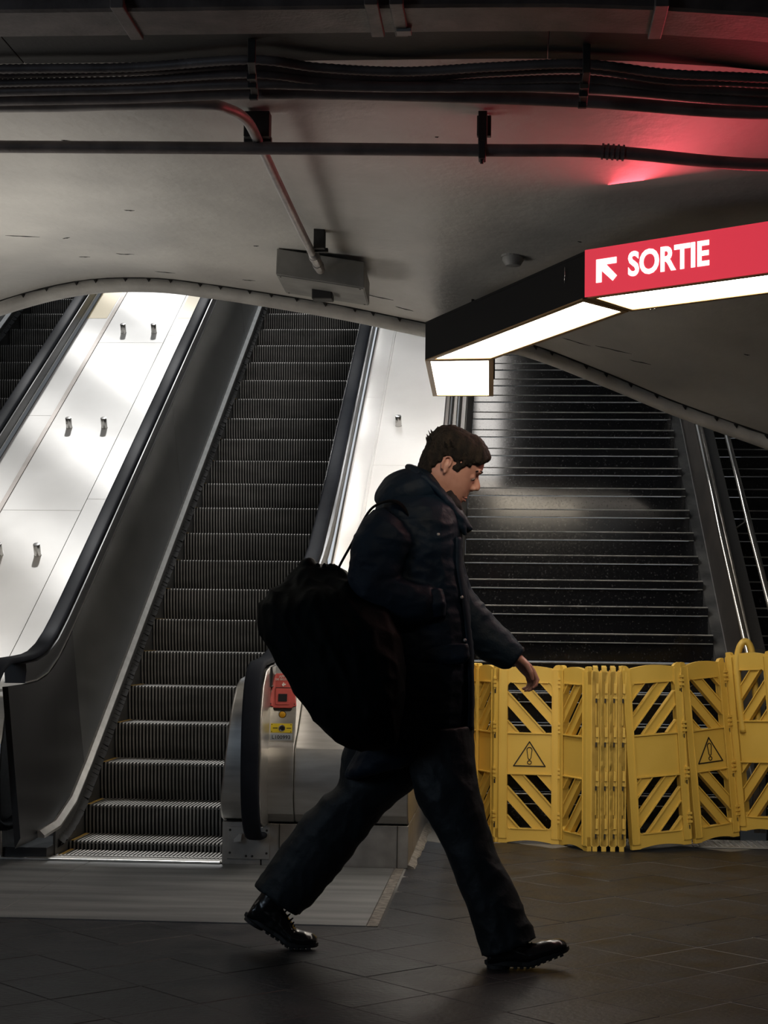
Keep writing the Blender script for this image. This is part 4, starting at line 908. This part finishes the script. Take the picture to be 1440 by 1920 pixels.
def fuse(name, mb_, voxel, m, parent, iters=3, folds=None, fac=0.5, keep=False):
    me = mb_.mesh(name+'_raw', m); o = bpy.data.objects.new(name+'_raw', me); COL.objects.link(o)
    md = o.modifiers.new('r', 'REMESH'); md.mode = 'VOXEL'; md.voxel_size = voxel; md.adaptivity = 0
    if iters: sm = o.modifiers.new('s', 'SMOOTH'); sm.iterations = iters; sm.factor = fac
    bpy.context.view_layer.update(); dg = bpy.context.evaluated_depsgraph_get()
    out = bpy.data.meshes.new_from_object(o.evaluated_get(dg)); bpy.data.objects.remove(o); bpy.data.meshes.remove(me)
    out.name = name
    if folds:
        nr = [v_.normal.copy() for v_ in out.vertices]
        for v_, n in zip(out.vertices, nr): v_.co = folds(v_.co, n)
    out.materials.clear(); out.materials.append(m)
    for p in out.polygons: p.use_smooth = True
    out.update(); ob = link(name, out, parent); return ob
def fold_fn(amp, sx, sy, sz, ridg=True, seed=0):
    def fn(co, n):
        q = Vector((co.x*sx, co.y*sy, co.z*sz+seed)); a = noise.noise(q); b = noise.noise(q*2.3+Vector((3, 1, 7)))
        a = (1-2*abs(a)) if ridg else a
        return co+n*amp*(a*0.7+b*0.5-0.2)
    return fn
man = thing('person', 'man in dark parka walking right, looking down, one hand in his pocket', 'person')
# ---- head frame
E0 = Vector((-0.243, 6.44, 1.745)); ta = radians(27)
HF = Vector((cos(ta), 0.0, -sin(ta))); HU = Vector((sin(ta), 0.0, cos(ta))); HL = Vector((0, 1, 0))
yw = radians(7); HF = (HF*cos(yw)+HL*sin(yw)).normalized(); HL = HU.cross(HF).normalized()
def H(x, y, z): return E0+HF*x+HL*y+HU*z
HRING = [(-.205, -.10, .005, .066), (-.15, -.080, .028, .060), (-.128, -.070, .060, .056), (-.112, -.067, .092, .047), (-.100, -.067, .108, .050), (-.080, -.069, .115, .056), (-.055, -.074, .118, .063), (-.035, -.079, .119, .067),
         (-.012, -.083, .119, .070), (.010, -.085, .119, .072), (.035, -.087, .127, .074), (.058, -.086, .127, .075), (.082, -.080, .118, .072), (.102, -.066, .098, .062), (.116, -.046, .068, .045), (.124, -.018, .034, .02)]
def head_pt(a, z, off=0.0):
    xb_ = catmull([(r[0], r[1]) for r in HRING], z); xf_ = catmull([(r[0], r[2]) for r in HRING], z); w_ = catmull([(r[0], r[3]) for r in HRING], z)
    c = (xb_+xf_)/2; rx = (xf_-xb_)/2+off; ca, sa = cos(a), sin(a)
    return (c+rx*abs(ca)**0.92*(1 if ca > 0 else -1), (w_+off)*abs(sa)**0.9*(1 if sa > 0 else -1)*(1-0.07*max(0, ca)), z)
mb = MB(); zz_ = [-.205+.0125*i for i in range(27)]
zz_ = [z for z in zz_ if z < .123]+[.124]
mb.loft([[H(*head_pt(2*pi*k/32, z)) for k in range(32)] for z in zz_])
mb.tube([H(.118, 0, .028), H(.127, 0, .008), H(.138, 0, -.008), H(.141, 0, -.018)], [.0085, .0085, .0100, .0105], 12)
mb.tube([H(.108, 0, .022), H(.114, 0, .004), H(.120, 0, -.012), H(.122, 0, -.024)], [.009, .012, .0155, .0165], 14)
mb.ell(H(.139, 0, -.019), (.0115, .0105, .0095), 12, 8); mb.ell(H(.124, 0, -.030), (.011, .012, .008), 12, 8)
for s_ in (-1, 1):
    mb.ell(H(.129, s_*.0125, -.025), (.0105, .0070, .0075), 10, 6)
    mb.ell(H(.117, s_*.024, .036), (.012, .024, .0085), 12, 8)
    mb.ell(H(.104, s_*.033, .010), (.0155, .016, .013), 12, 8)
    # ear: bowl and rim
    mb.ell(H(-.002, s_*.072, -.002), (.013, .008, .024), 12, 8)
    ear = [H(.008+.014*cos(t), s_*(.079+.004*sin(t)), .004+.026*sin(t)*(1.0 if sin(t) > 0 else .9)) for t in [pi*2*k/14-0.4 for k in range(12)]]
    ear = [H(-.004-.016*cos(t)*0.9, s_*.081, .006+.027*sin(t)) for t in [-1.25+ (pi+1.5)*k/12 for k in range(13)]]
    mb.tube(ear, .0042, 8)
    mb.ell(H(.004, s_*.078, -.024), (.007, .004, .009), 8, 6)
mb.ell(H(.111, 0, -.050), (.013, .024, .014), 12, 8); mb.ell(H(.1145, 0, -.064), (.0105, .021, .0062), 12, 6); mb.ell(H(.113, 0, -.0775), (.0105, .019, .0065), 12, 6)
mb.ell(H(.101, 0, -.101), (.018, .025, .015), 12, 8)
# ---- trunk and limbs of the body
J = dict(neck=(-0.326, 6.44, 1.627), chest=(-0.353, 6.44, 1.406), waist=(-0.33, 6.44, 1.101), pelvis=(-0.299, 6.44, 0.845), shn=(-0.406, 6.26, 1.52), eln=(-0.489, 6.215, 1.304), wrn=(-0.283, 6.255, 1.233),
         shf=(-0.314, 6.6, 1.531), elf=(-0.139, 6.655, 1.2), wrf=(0.015, 6.64, 1.061), hpn=(-0.256, 6.345, 0.767), knn=(-0.162, 6.31, 0.457), ann=(-0.03, 6.285, 0.113), hpf=(-0.321, 6.53, 0.754), knf=(-0.61, 6.555, 0.428), anf=(-0.854, 6.545, 0.168))
J = {k: Vector(v_) for k, v_ in J.items()}
mb.tube([H(-.035, 0, -.14), J['neck']+Vector((0, 0, -.02)), J['chest']+Vector((0, 0, .06))], [.058, .062, .10], 16)
mb.loft([[(c.x+a_*cos(2*pi*k/20), c.y+b_*sin(2*pi*k/20), c.z) for k in range(20)] for c, a_, b_ in ((J['neck']+Vector((-.02, 0, -.04)), .06, .10), (J['neck']+Vector((-.03, 0, -.09)), .095, .165), (J['chest'], .115, .165), (J['waist'], .10, .14), (J['pelvis'], .105, .155), (J['pelvis']+Vector((0, 0, -.11)), .09, .14))])
def limb(a, b, c, r): mb.tube(smooth_path([a, (a+b)/2, b, (b+c)/2, c], 4), [r[0]+(r[1]-r[0])*min(1, i/8)+(0 if i < 8 else (r[2]-r[1])*(i-8)/8) for i in range(17)], 14)
limb(J['shn'], J['eln'], J['wrn'], (.052, .040, .028)); limb(J['shf'], J['elf'], J['wrf'], (.052, .040, .028))
mb.tube([J['neck']+Vector((0, 0, -.09)), J['shn']], .05, 12); mb.tube([J['neck']+Vector((0, 0, -.09)), J['shf']], .05, 12)
limb(J['hpn'], J['knn'], J['ann'], (.080, .052, .038)); limb(J['hpf'], J['knf'], J['anf'], (.080, .052, .038))
# ---- hands: palm, four fingers and thumb each
def hand(W, d, s, n_, curl, sc=1.0):
    """W wrist, d finger direction, s spread axis towards the thumb, n_ palm normal (fingers bend towards it)"""
    d = d.normalized(); s = (s-d*s.dot(d)).normalized(); n_ = n_.normalized(); n_ = (n_-d*n_.dot(d)-s*n_.dot(s)).normalized()
    mb.loft([[W+d*x*sc+s*(w_*cos(2*pi*k/16))*sc+n_*(t_h*sin(2*pi*k/16)+o_)*sc for k in range(16)] for (x, w_, t_h, o_) in ((-.02, .027, .022, 0), (.0, .029, .021, 0), (.03, .038, .019, .001), (.06, .042, .017, .002), (.082, .040, .013, .003), (.090, .034, .009, .003))])
    for i, (off, L, k0) in enumerate(((.030, .92, .9), (.0105, 1.0, 1.0), (-.010, .95, 1.08), (-.029, .78, 1.15))):
        p = W+d*.080*sc+s*off*sc+n_*.003; ang = 0.0; pts = [p-d*.012]; rad = [.0092]; dirs = d
        pts.append(p); rad.append(.0092)
        for j, (ln, cu) in enumerate(((.044, curl[0]), (.027, curl[1]), (.021, curl[2]))):
            ang += cu*k0; dv_ = (d*cos(ang)+n_*sin(ang)+s*(0.05*(1.5-i)*cos(ang))).normalized(); 
            p = p+dv_*ln*L*sc; pts.append(p); rad.append((.0086, .0079, .0062)[j])
        mb.tube(pts, rad, 10); mb.ell(pts[-1], (.0064, .0064, .0064), 8, 6)
        for q, r_ in zip(pts[1:-1], (.0098, .0092, .0084)): mb.ell(q, (r_, r_, r_), 8, 6)
    p = W+d*.020*sc+s*.028*sc+n_*.006; t1 = (d*.75+s*.62+n_*.35).normalized(); t2 = (d*.95+s*.10+n_*.45).normalized(); t3 = (d*.9-s*.12+n_*.6).normalized()
    a1 = p+t1*.040; a2 = a1+t2*.032; a3 = a2+t3*.024
    mb.tube([p-t1*.012, p, a1, a2, a3], [.013, .0145, .0115, .0100, .0075], 10); mb.ell(a3, (.0077, .0077, .0077), 8, 6); mb.ell(a1, (.0118, .0118, .0118), 8, 6)
hd = Vector((0.082, 6.64, 0.995))-J['wrf']
hand(J['wrf']-hd.normalized()*-.004, hd, Vector((.45, -.85, .3)), Vector((-.75, -.25, -.55)), (.5, .75, .55), .95)
hd2 = Vector((-0.203, 6.3, 1.178))-J['wrn']
hand(J['wrn'], hd2, Vector((.3, .3, .9)), Vector((0, 1, 0)), (.3, .4, .3), .86)
# feet inside the boots
FB = Vector((-0.078, 6.272, 0.0)); RBall = Vector((-0.782, 6.524, 0.0))
def boot_map(org, xb_, up_front, up_rear, yaw_=0.0):
    def fn(x, y, z):
        dx = x-xb_
        a = up_front if dx > 0 else -up_rear
        t = min(1.0, abs(dx)/0.05); a = a*(t*0.5+0.5 if abs(dx) < .05 else 1.0)
        X_ = xb_+dx*cos(a)-z*sin(a); Z_ = dx*sin(a)+z*cos(a)
        return org+Vector((X_*cos(yaw_)-y*sin(yaw_), X_*sin(yaw_)+y*cos(yaw_), Z_))
    return fn
bf = boot_map(FB+Vector((0, 0, .002)), .145, radians(21), 0.0, radians(3)); br = boot_map(RBall+Vector((-.205, 0, .002)), .205, 0.0, radians(31), radians(3))
for fn in (bf, br): mb.tube([fn(.05, 0, .06), fn(.12, 0, .05), fn(.20, 0, .035), fn(.25, 0, .035)], [.03, .032, .03, .02], 12)
mb.tube([J['ann'], bf(.06, 0, .07)], .034, 10); mb.tube([J['anf'], br(.06, 0, .08)], .034, 10)
EYES = [H(.119, s_*.033, .012) for s_ in (-1, 1)]
def sculpt(co, n):
    d = Vector((0, 0, 0))
    for e in EYES:
        r = (co-e).length
        if r < .022: d -= HF*.0045*(1-(r/.022)**2)
    r = (co-H(.128, 0, .022)).length
    if r < .014: d -= HF*.003*(1-(r/.016)**2)
    r = (co-H(.123, 0, -.0705)).length
    if r < .03:
        q = co-H(.123, 0, -.0705); zz = q.dot(HU)
        if abs(zz) < .0035: d -= HF*.0035*(1-abs(zz)/.0035)
    return co+d
body = fuse('body', mb, 0.0040, M['skin'], man, 5, sculpt, 0.5)
# small face parts
for e in EYES:
    MB().ell(e-HF*.0160-HU*.004, (.0120, .0125, .0120), 14, 10).build('eye', M['eyewhite'], man, smooth=True)
    MB().ell(e-HF*.0075-HU*.009, (.005, .0052, .0052), 10, 6).build('iris', M['iris'], man, smooth=True)
m = MB()
for s_ in (-1, 1):
    m.tube([H(.1265, s_*.010, .036), H(.1275, s_*.022, .041), H(.119, s_*.038, .040), H(.104, s_*.050, .033)], [.0025, .0042, .0038, .0018], 8)
m.build('eyebrow', M['hair'], man, smooth=True)
m = MB(); m.tube([H(.108, -.021, -.069), H(.1215, -.009, -.0655), H(.1235, 0, -.0665), H(.1215, .009, -.0655), H(.108, .021, -.069)], [.001, .0035, .003, .0035, .001], 8)
m.tube([H(.108, -.019, -.072), H(.1195, -.008, -.0765), H(.1215, 0, -.077), H(.1195, .008, -.0765), H(.108, .019, -.072)], [.001, .0038, .0042, .0038, .001], 8)
m.build('lips', M['lipskin'], man, smooth=True)
# hair
random.seed(11); mb = MB()
def hairline(a):   # lowest z of the hair for angle a (0 = front)
    t = abs((a+pi) % (2*pi)-pi)
    return catmull([(0, .086), (.45, .084), (.75, .068), (1.05, .050), (1.30, .012), (1.48, .002), (1.62, .034), (1.92, .028), (2.2, -.040), (2.6, -.068), (pi, -.074)], t)
for i in range(56):
    a = 2*pi*i/56
    for z in [-.078+.0085*j for j in range(25)]:
        if z > .126: continue
        hl = hairline(a)
        if z < hl: continue
        zz = min(z, .1215); t = abs((a+pi) % (2*pi)-pi); up_ = max(0, (zz-.03)/.09)
        thick = .007+.011*up_+(.004 if t < 1.0 else 0)
        if zz < .02: thick = .0085
        p = head_pt(a+random.uniform(-.05, .05), zz, thick*.35)
        mb.ell(H(p[0], p[1], p[2]+thick*.35*up_), (thick*random.uniform(.9, 1.2), thick*random.uniform(.9, 1.2), thick*random.uniform(.85, 1.15)), 8, 6)
for k in range(60):   # crown
    a = random.uniform(0, 2*pi); r = random.uniform(0, .06); mb.ell(H(.005+r*cos(a)*1.2, r*.8*sin(a), .126-r*r*3.5), (.017, .016, .013), 8, 6)
for k in range(46):   # swept, tousled fringe
    y = random.uniform(-.05, .05); L = random.uniform(.02, .036); x0 = .104-.09*abs(y)*4
    z0 = .101-.2*abs(y)+random.uniform(-.006, .006)
    mb.tube([H(x0-.014, y, z0+.004), H(x0+.010, y*1.02, z0+.006), H(x0+L*.9, y+random.uniform(-.008, .008), z0-.004-random.uniform(0, .010))], [.0075, .0055, .0018], 7)
for k in range(60):   # short tufts along the crown that break the outline
    a = random.uniform(0, 2*pi); zz = random.uniform(.05, .122); p = Vector(head_pt(a, zz, .010)); q = Vector(head_pt(a+random.uniform(-.2, .1), min(.1235, zz+.01), .022+random.uniform(0, .008)))
    if p.x > .085 and zz < .085: continue
    mb.tube([H(*p), H(q.x-.006, q.y, q.z+.008)], [.006, .0022], 6)
def hfn(co, n): 
    q = (co-E0)*1.0; a = noise.noise(Vector((q.x*60, q.y*60, q.z*25))); return co+n*(a*.0020)
fuse('hair', mb, 0.0036, M['hair'], man, 2, hfn, 0.4)
# ---- jacket
mb = MB()
TR = [(-0.404, 1.694, -0.235, 1.647), (-0.469, 1.636, -0.188, 1.59), (-0.495, 1.574, -0.176, 1.532), (-0.498, 1.482, -0.174, 1.475), (-0.497, 1.386, -0.173, 1.393), (-0.492, 1.29, -0.155, 1.305), (-0.484, 1.175, -0.142, 1.202), (-0.485, 1.071, -0.132, 1.1), (-0.491, 0.947, -0.129, 0.98), (-0.509, 0.832, -0.128, 0.867), (-0.549, 0.718, -0.127, 0.805), (-0.592, 0.638, -0.135, 0.774), (-0.573, 0.619, -0.153, 0.744)]
loft4(mb, TR, [(6.44, .095), (6.44, .165), (6.44, .205), (6.44, .215), (6.44, .21), (6.44, .20), (6.44, .195), (6.44, .20), (6.44, .205), (6.44, .205), (6.45, .205), (6.46, .195), (6.46, .17)], 0.82)
AN = [(-0.452, 1.586, -0.361, 1.518), (-0.501, 1.564, -0.336, 1.472), (-0.541, 1.508, -0.347, 1.435), (-0.559, 1.442, -0.368, 1.383), (-0.565, 1.359, -0.39, 1.32), (-0.562, 1.288, -0.401, 1.338), (-0.522, 1.221, -0.383, 1.338), (-0.455, 1.183, -0.353, 1.331), (-0.381, 1.172, -0.312, 1.317), (-0.311, 1.177, -0.279, 1.306), (-0.265, 1.19, -0.253, 1.284)]
loft4(mb, AN, [(6.27, .06), (6.25, .08), (6.235, .08), (6.225, .075), (6.22, .07), (6.215, .068), (6.215, .066), (6.22, .064), (6.225, .060), (6.235, .055), (6.25, .04)], 0.95)
AF = [(-0.375, 1.542, -0.287, 1.593), (-0.334, 1.434, -0.201, 1.494), (-0.274, 1.306, -0.172, 1.386), (-0.217, 1.189, -0.144, 1.302), (-0.17, 1.111, -0.104, 1.257), (-0.114, 1.053, -0.049, 1.187), (-0.051, 1.025, 0.007, 1.139), (-0.01, 1.019, 0.042, 1.098), (-0.0, 1.025, 0.048, 1.09)]
loft4(mb, AF, [(6.60, .07), (6.62, .08), (6.645, .075), (6.655, .068), (6.655, .062), (6.65, .055), (6.645, .050), (6.64, .046), (6.64, .040)], 0.95)
def jfold(co, n):
    q = Vector((co.x*7, co.y*5, co.z*9)); a = 1-2*abs(noise.noise(q)); b = 1-2*abs(noise.noise(Vector((co.x*14+3, co.y*9, co.z*26))))
    c = noise.noise(Vector((co.x*3, co.y*3, co.z*4+9)))
    arm = 1.0 if co.y < 6.30 or co.y > 6.60 else 0.35
    return co+n*(0.006*a*0.7+0.0045*b*arm+0.006*c-0.004)
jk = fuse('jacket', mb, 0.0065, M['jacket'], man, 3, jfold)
# hood lying on the back, standing collar, front placket, flaps, cuffs, buttons
mb = MB()
HD = [(-0.492, 1.62, -0.449, 1.563), (-0.488, 1.645, -0.399, 1.55), (-0.458, 1.694, -0.326, 1.56), (-0.408, 1.729, -0.268, 1.576), (-0.357, 1.739, -0.234, 1.59), (-0.308, 1.73, -0.211, 1.58), (-0.279, 1.703, -0.201, 1.571)]
loft4(mb, HD, [(6.44, .09), (6.44, .135), (6.44, .155), (6.44, .150), (6.44, .135), (6.44, .115), (6.44, .095)], 0.95)
fuse('hood', mb, 0.0055, M['jacket'], man, 4, fold_fn(.009, 9, 7, 9))
mb = MB()
CO = [(-0.318, 6.34, 1.7), (-0.269, 6.335, 1.658), (-0.221, 6.345, 1.602), (-0.182, 6.375, 1.553), (-0.168, 6.42, 1.531), (-0.177, 6.47, 1.553), (-0.214, 6.53, 1.605), (-0.274, 6.55, 1.675), (-0.329, 6.54, 1.723), (-0.359, 6.48, 1.733), (-0.354, 6.4, 1.726), (-0.318, 6.34, 1.7)]
mb.tube(smooth_path(CO, 5), .017, 10, ry=.030)
for (p, q, r) in (((-0.194, 6.4, 1.574), (-0.144, 6.4, 1.513), .013), ((-0.208, 6.36, 1.566), (-0.162, 6.37, 1.493), .016), ((-0.181, 6.46, 1.553), (-0.158, 6.47, 1.532), .014)):
    mb.tube([p, ((Vector(p)+Vector(q))/2), q], [r*1.4, r*1.2, r*.5], 8)
fuse('collar', mb, 0.0045, M['jacket'], man, 2, fold_fn(.004, 18, 12, 18))
tag(fuse('inner_scarf', MB().tube([(-0.245, 6.4, 1.644), (-0.21, 6.42, 1.598), (-0.188, 6.44, 1.565)], [.03, .032, .02], 10), .005, M['jacket_in'], man, 2, fold_fn(.004, 30, 20, 30)), 'black knitted inner collar')
PLK = [(-0.185, 6.36, 1.484), (-0.184, 6.36, 1.386), (-0.168, 6.36, 1.292), (-0.152, 6.36, 1.179), (-0.141, 6.36, 1.067), (-0.136, 6.35, 0.936), (-0.137, 6.35, 0.809)]
m = MB(); P_ = smooth_path(PLK, 6)
m.loft([[(p.x-.012, 6.30, p.z), (p.x+.004, 6.315, p.z), (p.x+.008, 6.36, p.z), (p.x+.004, 6.40, p.z), (p.x-.014, 6.36, p.z)] for p in P_]); m.build('placket', M['jacket'], man, smooth=True)
m = MB()
for p in ((-0.256, 6.245, 1.489), (-0.173, 6.285, 1.272), (-0.161, 6.285, 1.123), (-0.244, 6.235, 1.058)): m.ell(p, (.006, .004, .006), 10, 6)
m.build('snap_button', M['galv'], man, smooth=True)
m = MB(); FL = [(-0.344, 1.095, -0.148, 1.113), (-0.343, 1.047, -0.144, 1.065), (-0.328, 1.025, -0.159, 1.043)]
m.loft([sring(r[:2], r[2:], y_, b_, .5, 16) for r, y_, b_ in zip(FL, (6.262, 6.258, 6.262), (.022, .028, .020))]); fuse('pocket_flap', m, .005, M['jacket'], man, 2, fold_fn(.004, 20, 10, 20))
m = MB(); FL = [(-0.298, 1.299, -0.239, 1.3), (-0.301, 1.242, -0.227, 1.248), (-0.293, 1.196, -0.23, 1.204)]
m.loft([sring(r[:2], r[2:], y_, b_, .6, 16) for r, y_, b_ in zip(FL, (6.245, 6.24, 6.25), (.035, .045, .035))]); fuse('pocket_flap', m, .005, M['jacket'], man, 2, fold_fn(.004, 20, 10, 20))
cfa, cfb = Vector((0.023, 6.64, 1.059)), Vector((0.009, 6.64, 1.074))
MB().tube([cfb, cfb+(cfa-cfb)*.5, cfa], [.040, .043, .036], 18).build('cuff', M['jacket_in'], man, smooth=True)
# ---- trousers
mb = MB()
LN = [(-0.4, 0.8, -0.132, 0.823), (-0.362, 0.712, -0.124, 0.744), (-0.35, 0.639, -0.114, 0.658), (-0.327, 0.565, -0.1, 0.575), (-0.285, 0.498, -0.087, 0.529), (-0.247, 0.436, -0.068, 0.46), (-0.209, 0.353, -0.038, 0.375), (-0.175, 0.266, 0.009, 0.294), (-0.137, 0.163, 0.052, 0.203), (-0.111, 0.085, 0.085, 0.135), (-0.094, 0.036, 0.095, 0.106)]
loft4(mb, LN, [(6.36, .115), (6.35, .11), (6.335, .105), (6.325, .10), (6.315, .092), (6.31, .085), (6.305, .080), (6.30, .078), (6.295, .078), (6.29, .080), (6.29, .080)], 0.9)
LF = [(-0.595, 0.757, -0.226, 0.764), (-0.614, 0.67, -0.302, 0.628), (-0.628, 0.593, -0.371, 0.563), (-0.694, 0.536, -0.448, 0.493), (-0.772, 0.446, -0.521, 0.403), (-0.858, 0.323, -0.597, 0.302), (-0.896, 0.265, -0.675, 0.204), (-0.925, 0.226, -0.756, 0.122)]
loft4(mb, LF, [(6.50, .12), (6.53, .115), (6.545, .11), (6.555, .10), (6.56, .092), (6.56, .085), (6.56, .082), (6.56, .080)], 0.9)
def tfold(co, n):
    q = Vector((co.x*8+co.z*5, co.y*5, co.z*5)); a = 1-2*abs(noise.noise(q)); b = 1-2*abs(noise.noise(Vector((co.x*17, co.y*8, co.z*13+4)))); low_ = max(0, 1-co.z/.35)
    return co+n*(0.007*a+0.005*b*(0.6+low_)-0.006)
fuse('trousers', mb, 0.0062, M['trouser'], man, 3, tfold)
# ---- boots
def boot(fn, which):
    m = MB(); pr_ = [(.004, .012, .075, .026), (.014, .010, .10, .034), (.045, .010, .115, .038), (.085, .012, .112, .038), (.115, .012, .098, .038), (.15, .012, .084, .042), (.19, .012, .074, .047), (.225, .012, .070, .0485), (.255, .014, .064, .046), (.280, .018, .056, .038), (.296, .022, .044, .024)]
    m.loft([[fn(x, hw*cos(2*pi*k/20)*(1 if sin(2*pi*k/20) < 0.2 else .86), (zt+zb)/2+(zt-zb)/2*(abs(sin(2*pi*k/20))**.7)*(1 if sin(2*pi*k/20) > 0 else -1)) for k in range(20)] for (x, zb, zt, hw) in pr_])
    m.loft([[fn(.055+rx*cos(2*pi*k/18)+dx, ry_*sin(2*pi*k/18), z) for k in range(18)] for (z, rx, ry_, dx) in ((.06, .052, .036, .0), (.10, .050, .036, 0), (.14, .048, .038, .0), (.165, .049, .040, .002))])
    up = fuse('boot', m, .0045, M['boot'], man, 2, fold_fn(.0022, 22, 16, 25)); up['label'] = which
    m = MB()
    def outline_ring(z, g): return [fn(.148+(.150+g)*cos(2*pi*k/36), (.040+.010*cos(2*pi*k/36)-.010*exp(-((cos(2*pi*k/36)+.15)/.22)**2)+g)*sin(2*pi*k/36), z) for k in range(36)]
    m.loft([outline_ring(.008, -.002), outline_ring(.012, .003), outline_ring(.024, .004), outline_ring(.027, .0)])
    m.build('sole', M['sole'], up, smooth=False)
    m = MB(); m.loft([[fn(.042+.040*cos(2*pi*k/20), .036*sin(2*pi*k/20), z) for k in range(20)] for z in (0.0, .012)]); m.build('heel_block', M['sole'], up)
    m = MB()
    for i in range(9):
        for s_ in (-1, 1): m.obox(fn(.10+.021*i, s_*.026, .0075), (fn(.108+.021*i, s_*.026, .0075)-fn(.10+.021*i, s_*.026, .0075))*.8, Vector((0, .017, 0)), Vector((0, 0, .0035)))
    m.build('tread', M['sole'], up)
    m = MB()
    for i in range(5):
        x = .115+.016*i; zt = .108-.008*i; m.tube([fn(x, -.022, zt-.010), fn(x+.004, 0, zt+.003), fn(x, .022, zt-.010)], .0026, 6)
    m.build('lace', M['strap'], up, smooth=True)
boot(bf, 'black boot landing on its heel'); boot(br, 'black boot pushing off on its toe')
tag(MB().tube([J['anf']+Vector((.0, 0, .05)), J['anf']+Vector((-.005, 0, -.01)), br(.05, 0, .13)], [.043, .043, .040], 16).build('sock', M['sock'], man, smooth=True), 'maroon sock')

# ================================================================ BAG
bag = thing('duffel_bag', 'slouching black duffel bag hanging from the walking man\'s shoulder', 'bag')
mb = MB()
BR = [(-0.721, 1.392, -0.636, 1.371), (-0.76, 1.373, -0.584, 1.36), (-0.802, 1.332, -0.54, 1.331), (-0.849, 1.284, -0.492, 1.302), (-0.883, 1.24, -0.462, 1.27), (-0.88, 1.166, -0.417, 1.219), (-0.833, 1.092, -0.384, 1.154), (-0.789, 1.019, -0.366, 1.081), (-0.733, 0.938, -0.36, 1.005), (-0.673, 0.859, -0.363, 0.929), (-0.604, 0.787, -0.373, 0.856), (-0.525, 0.753, -0.383, 0.791), (-0.466, 0.743, -0.397, 0.766)]
loft4(mb, BR, [(6.36, .05), (6.35, .08), (6.32, .11), (6.28, .13), (6.24, .145), (6.20, .15), (6.16, .15), (6.14, .145), (6.12, .14), (6.11, .13), (6.11, .115), (6.12, .085), (6.12, .04)], 0.85)
mb.ell((-0.722, 6.34, 1.376), (.030, .05, .032), 12, 8); mb.ell((-0.637, 6.34, 1.362), (.035, .06, .022), 12, 8)
def bfold(co, n):
    q = Vector((co.x*9+co.z*4, co.y*6, co.z*4-co.x*3)); a = 1-2*abs(noise.noise(q)); b = 1-2*abs(noise.noise(Vector((co.x*20+co.z*6, co.y*9, co.z*9))))
    return co+n*(0.011*a+0.007*b-0.010)
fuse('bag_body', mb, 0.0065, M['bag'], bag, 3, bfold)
m = MB()
for k in range(9):    # gathered mouth
    a = 2*pi*k/9; c_ = Vector((-0.665, 6.34, 1.369)); m.tube([c_+Vector((.05*cos(a), .06*sin(a), -.03)), c_+Vector((.03*cos(a), .035*sin(a), .0)), c_+Vector((.038*cos(a), .045*sin(a), .018))], [.010, .010, .007], 7)
fuse('gathered_mouth', m, .005, M['bag'], bag, 1)
m = MB(); sp = smooth_path([(-0.598, 6.3, 1.339), (-0.61, 6.3, 1.365), (-0.56, 6.28, 1.458), (-0.505, 6.27, 1.563), (-0.463, 6.26, 1.596), (-0.409, 6.24, 1.603), (-0.369, 6.25, 1.57), (-0.34, 6.29, 1.494), (-0.336, 6.3, 1.401)], 6)
m.tube(sp, .0045, 8, ry=.016); m.build('shoulder_strap', M['strap'], bag, smooth=True)
m = MB(); m.tube([(-0.658, 6.08, 0.87), (-0.649, 6.07, 0.845), (-0.635, 6.07, 0.835)], [.008, .008, .004], 8); m.build('strap_end', M['strap'], bag, smooth=True)
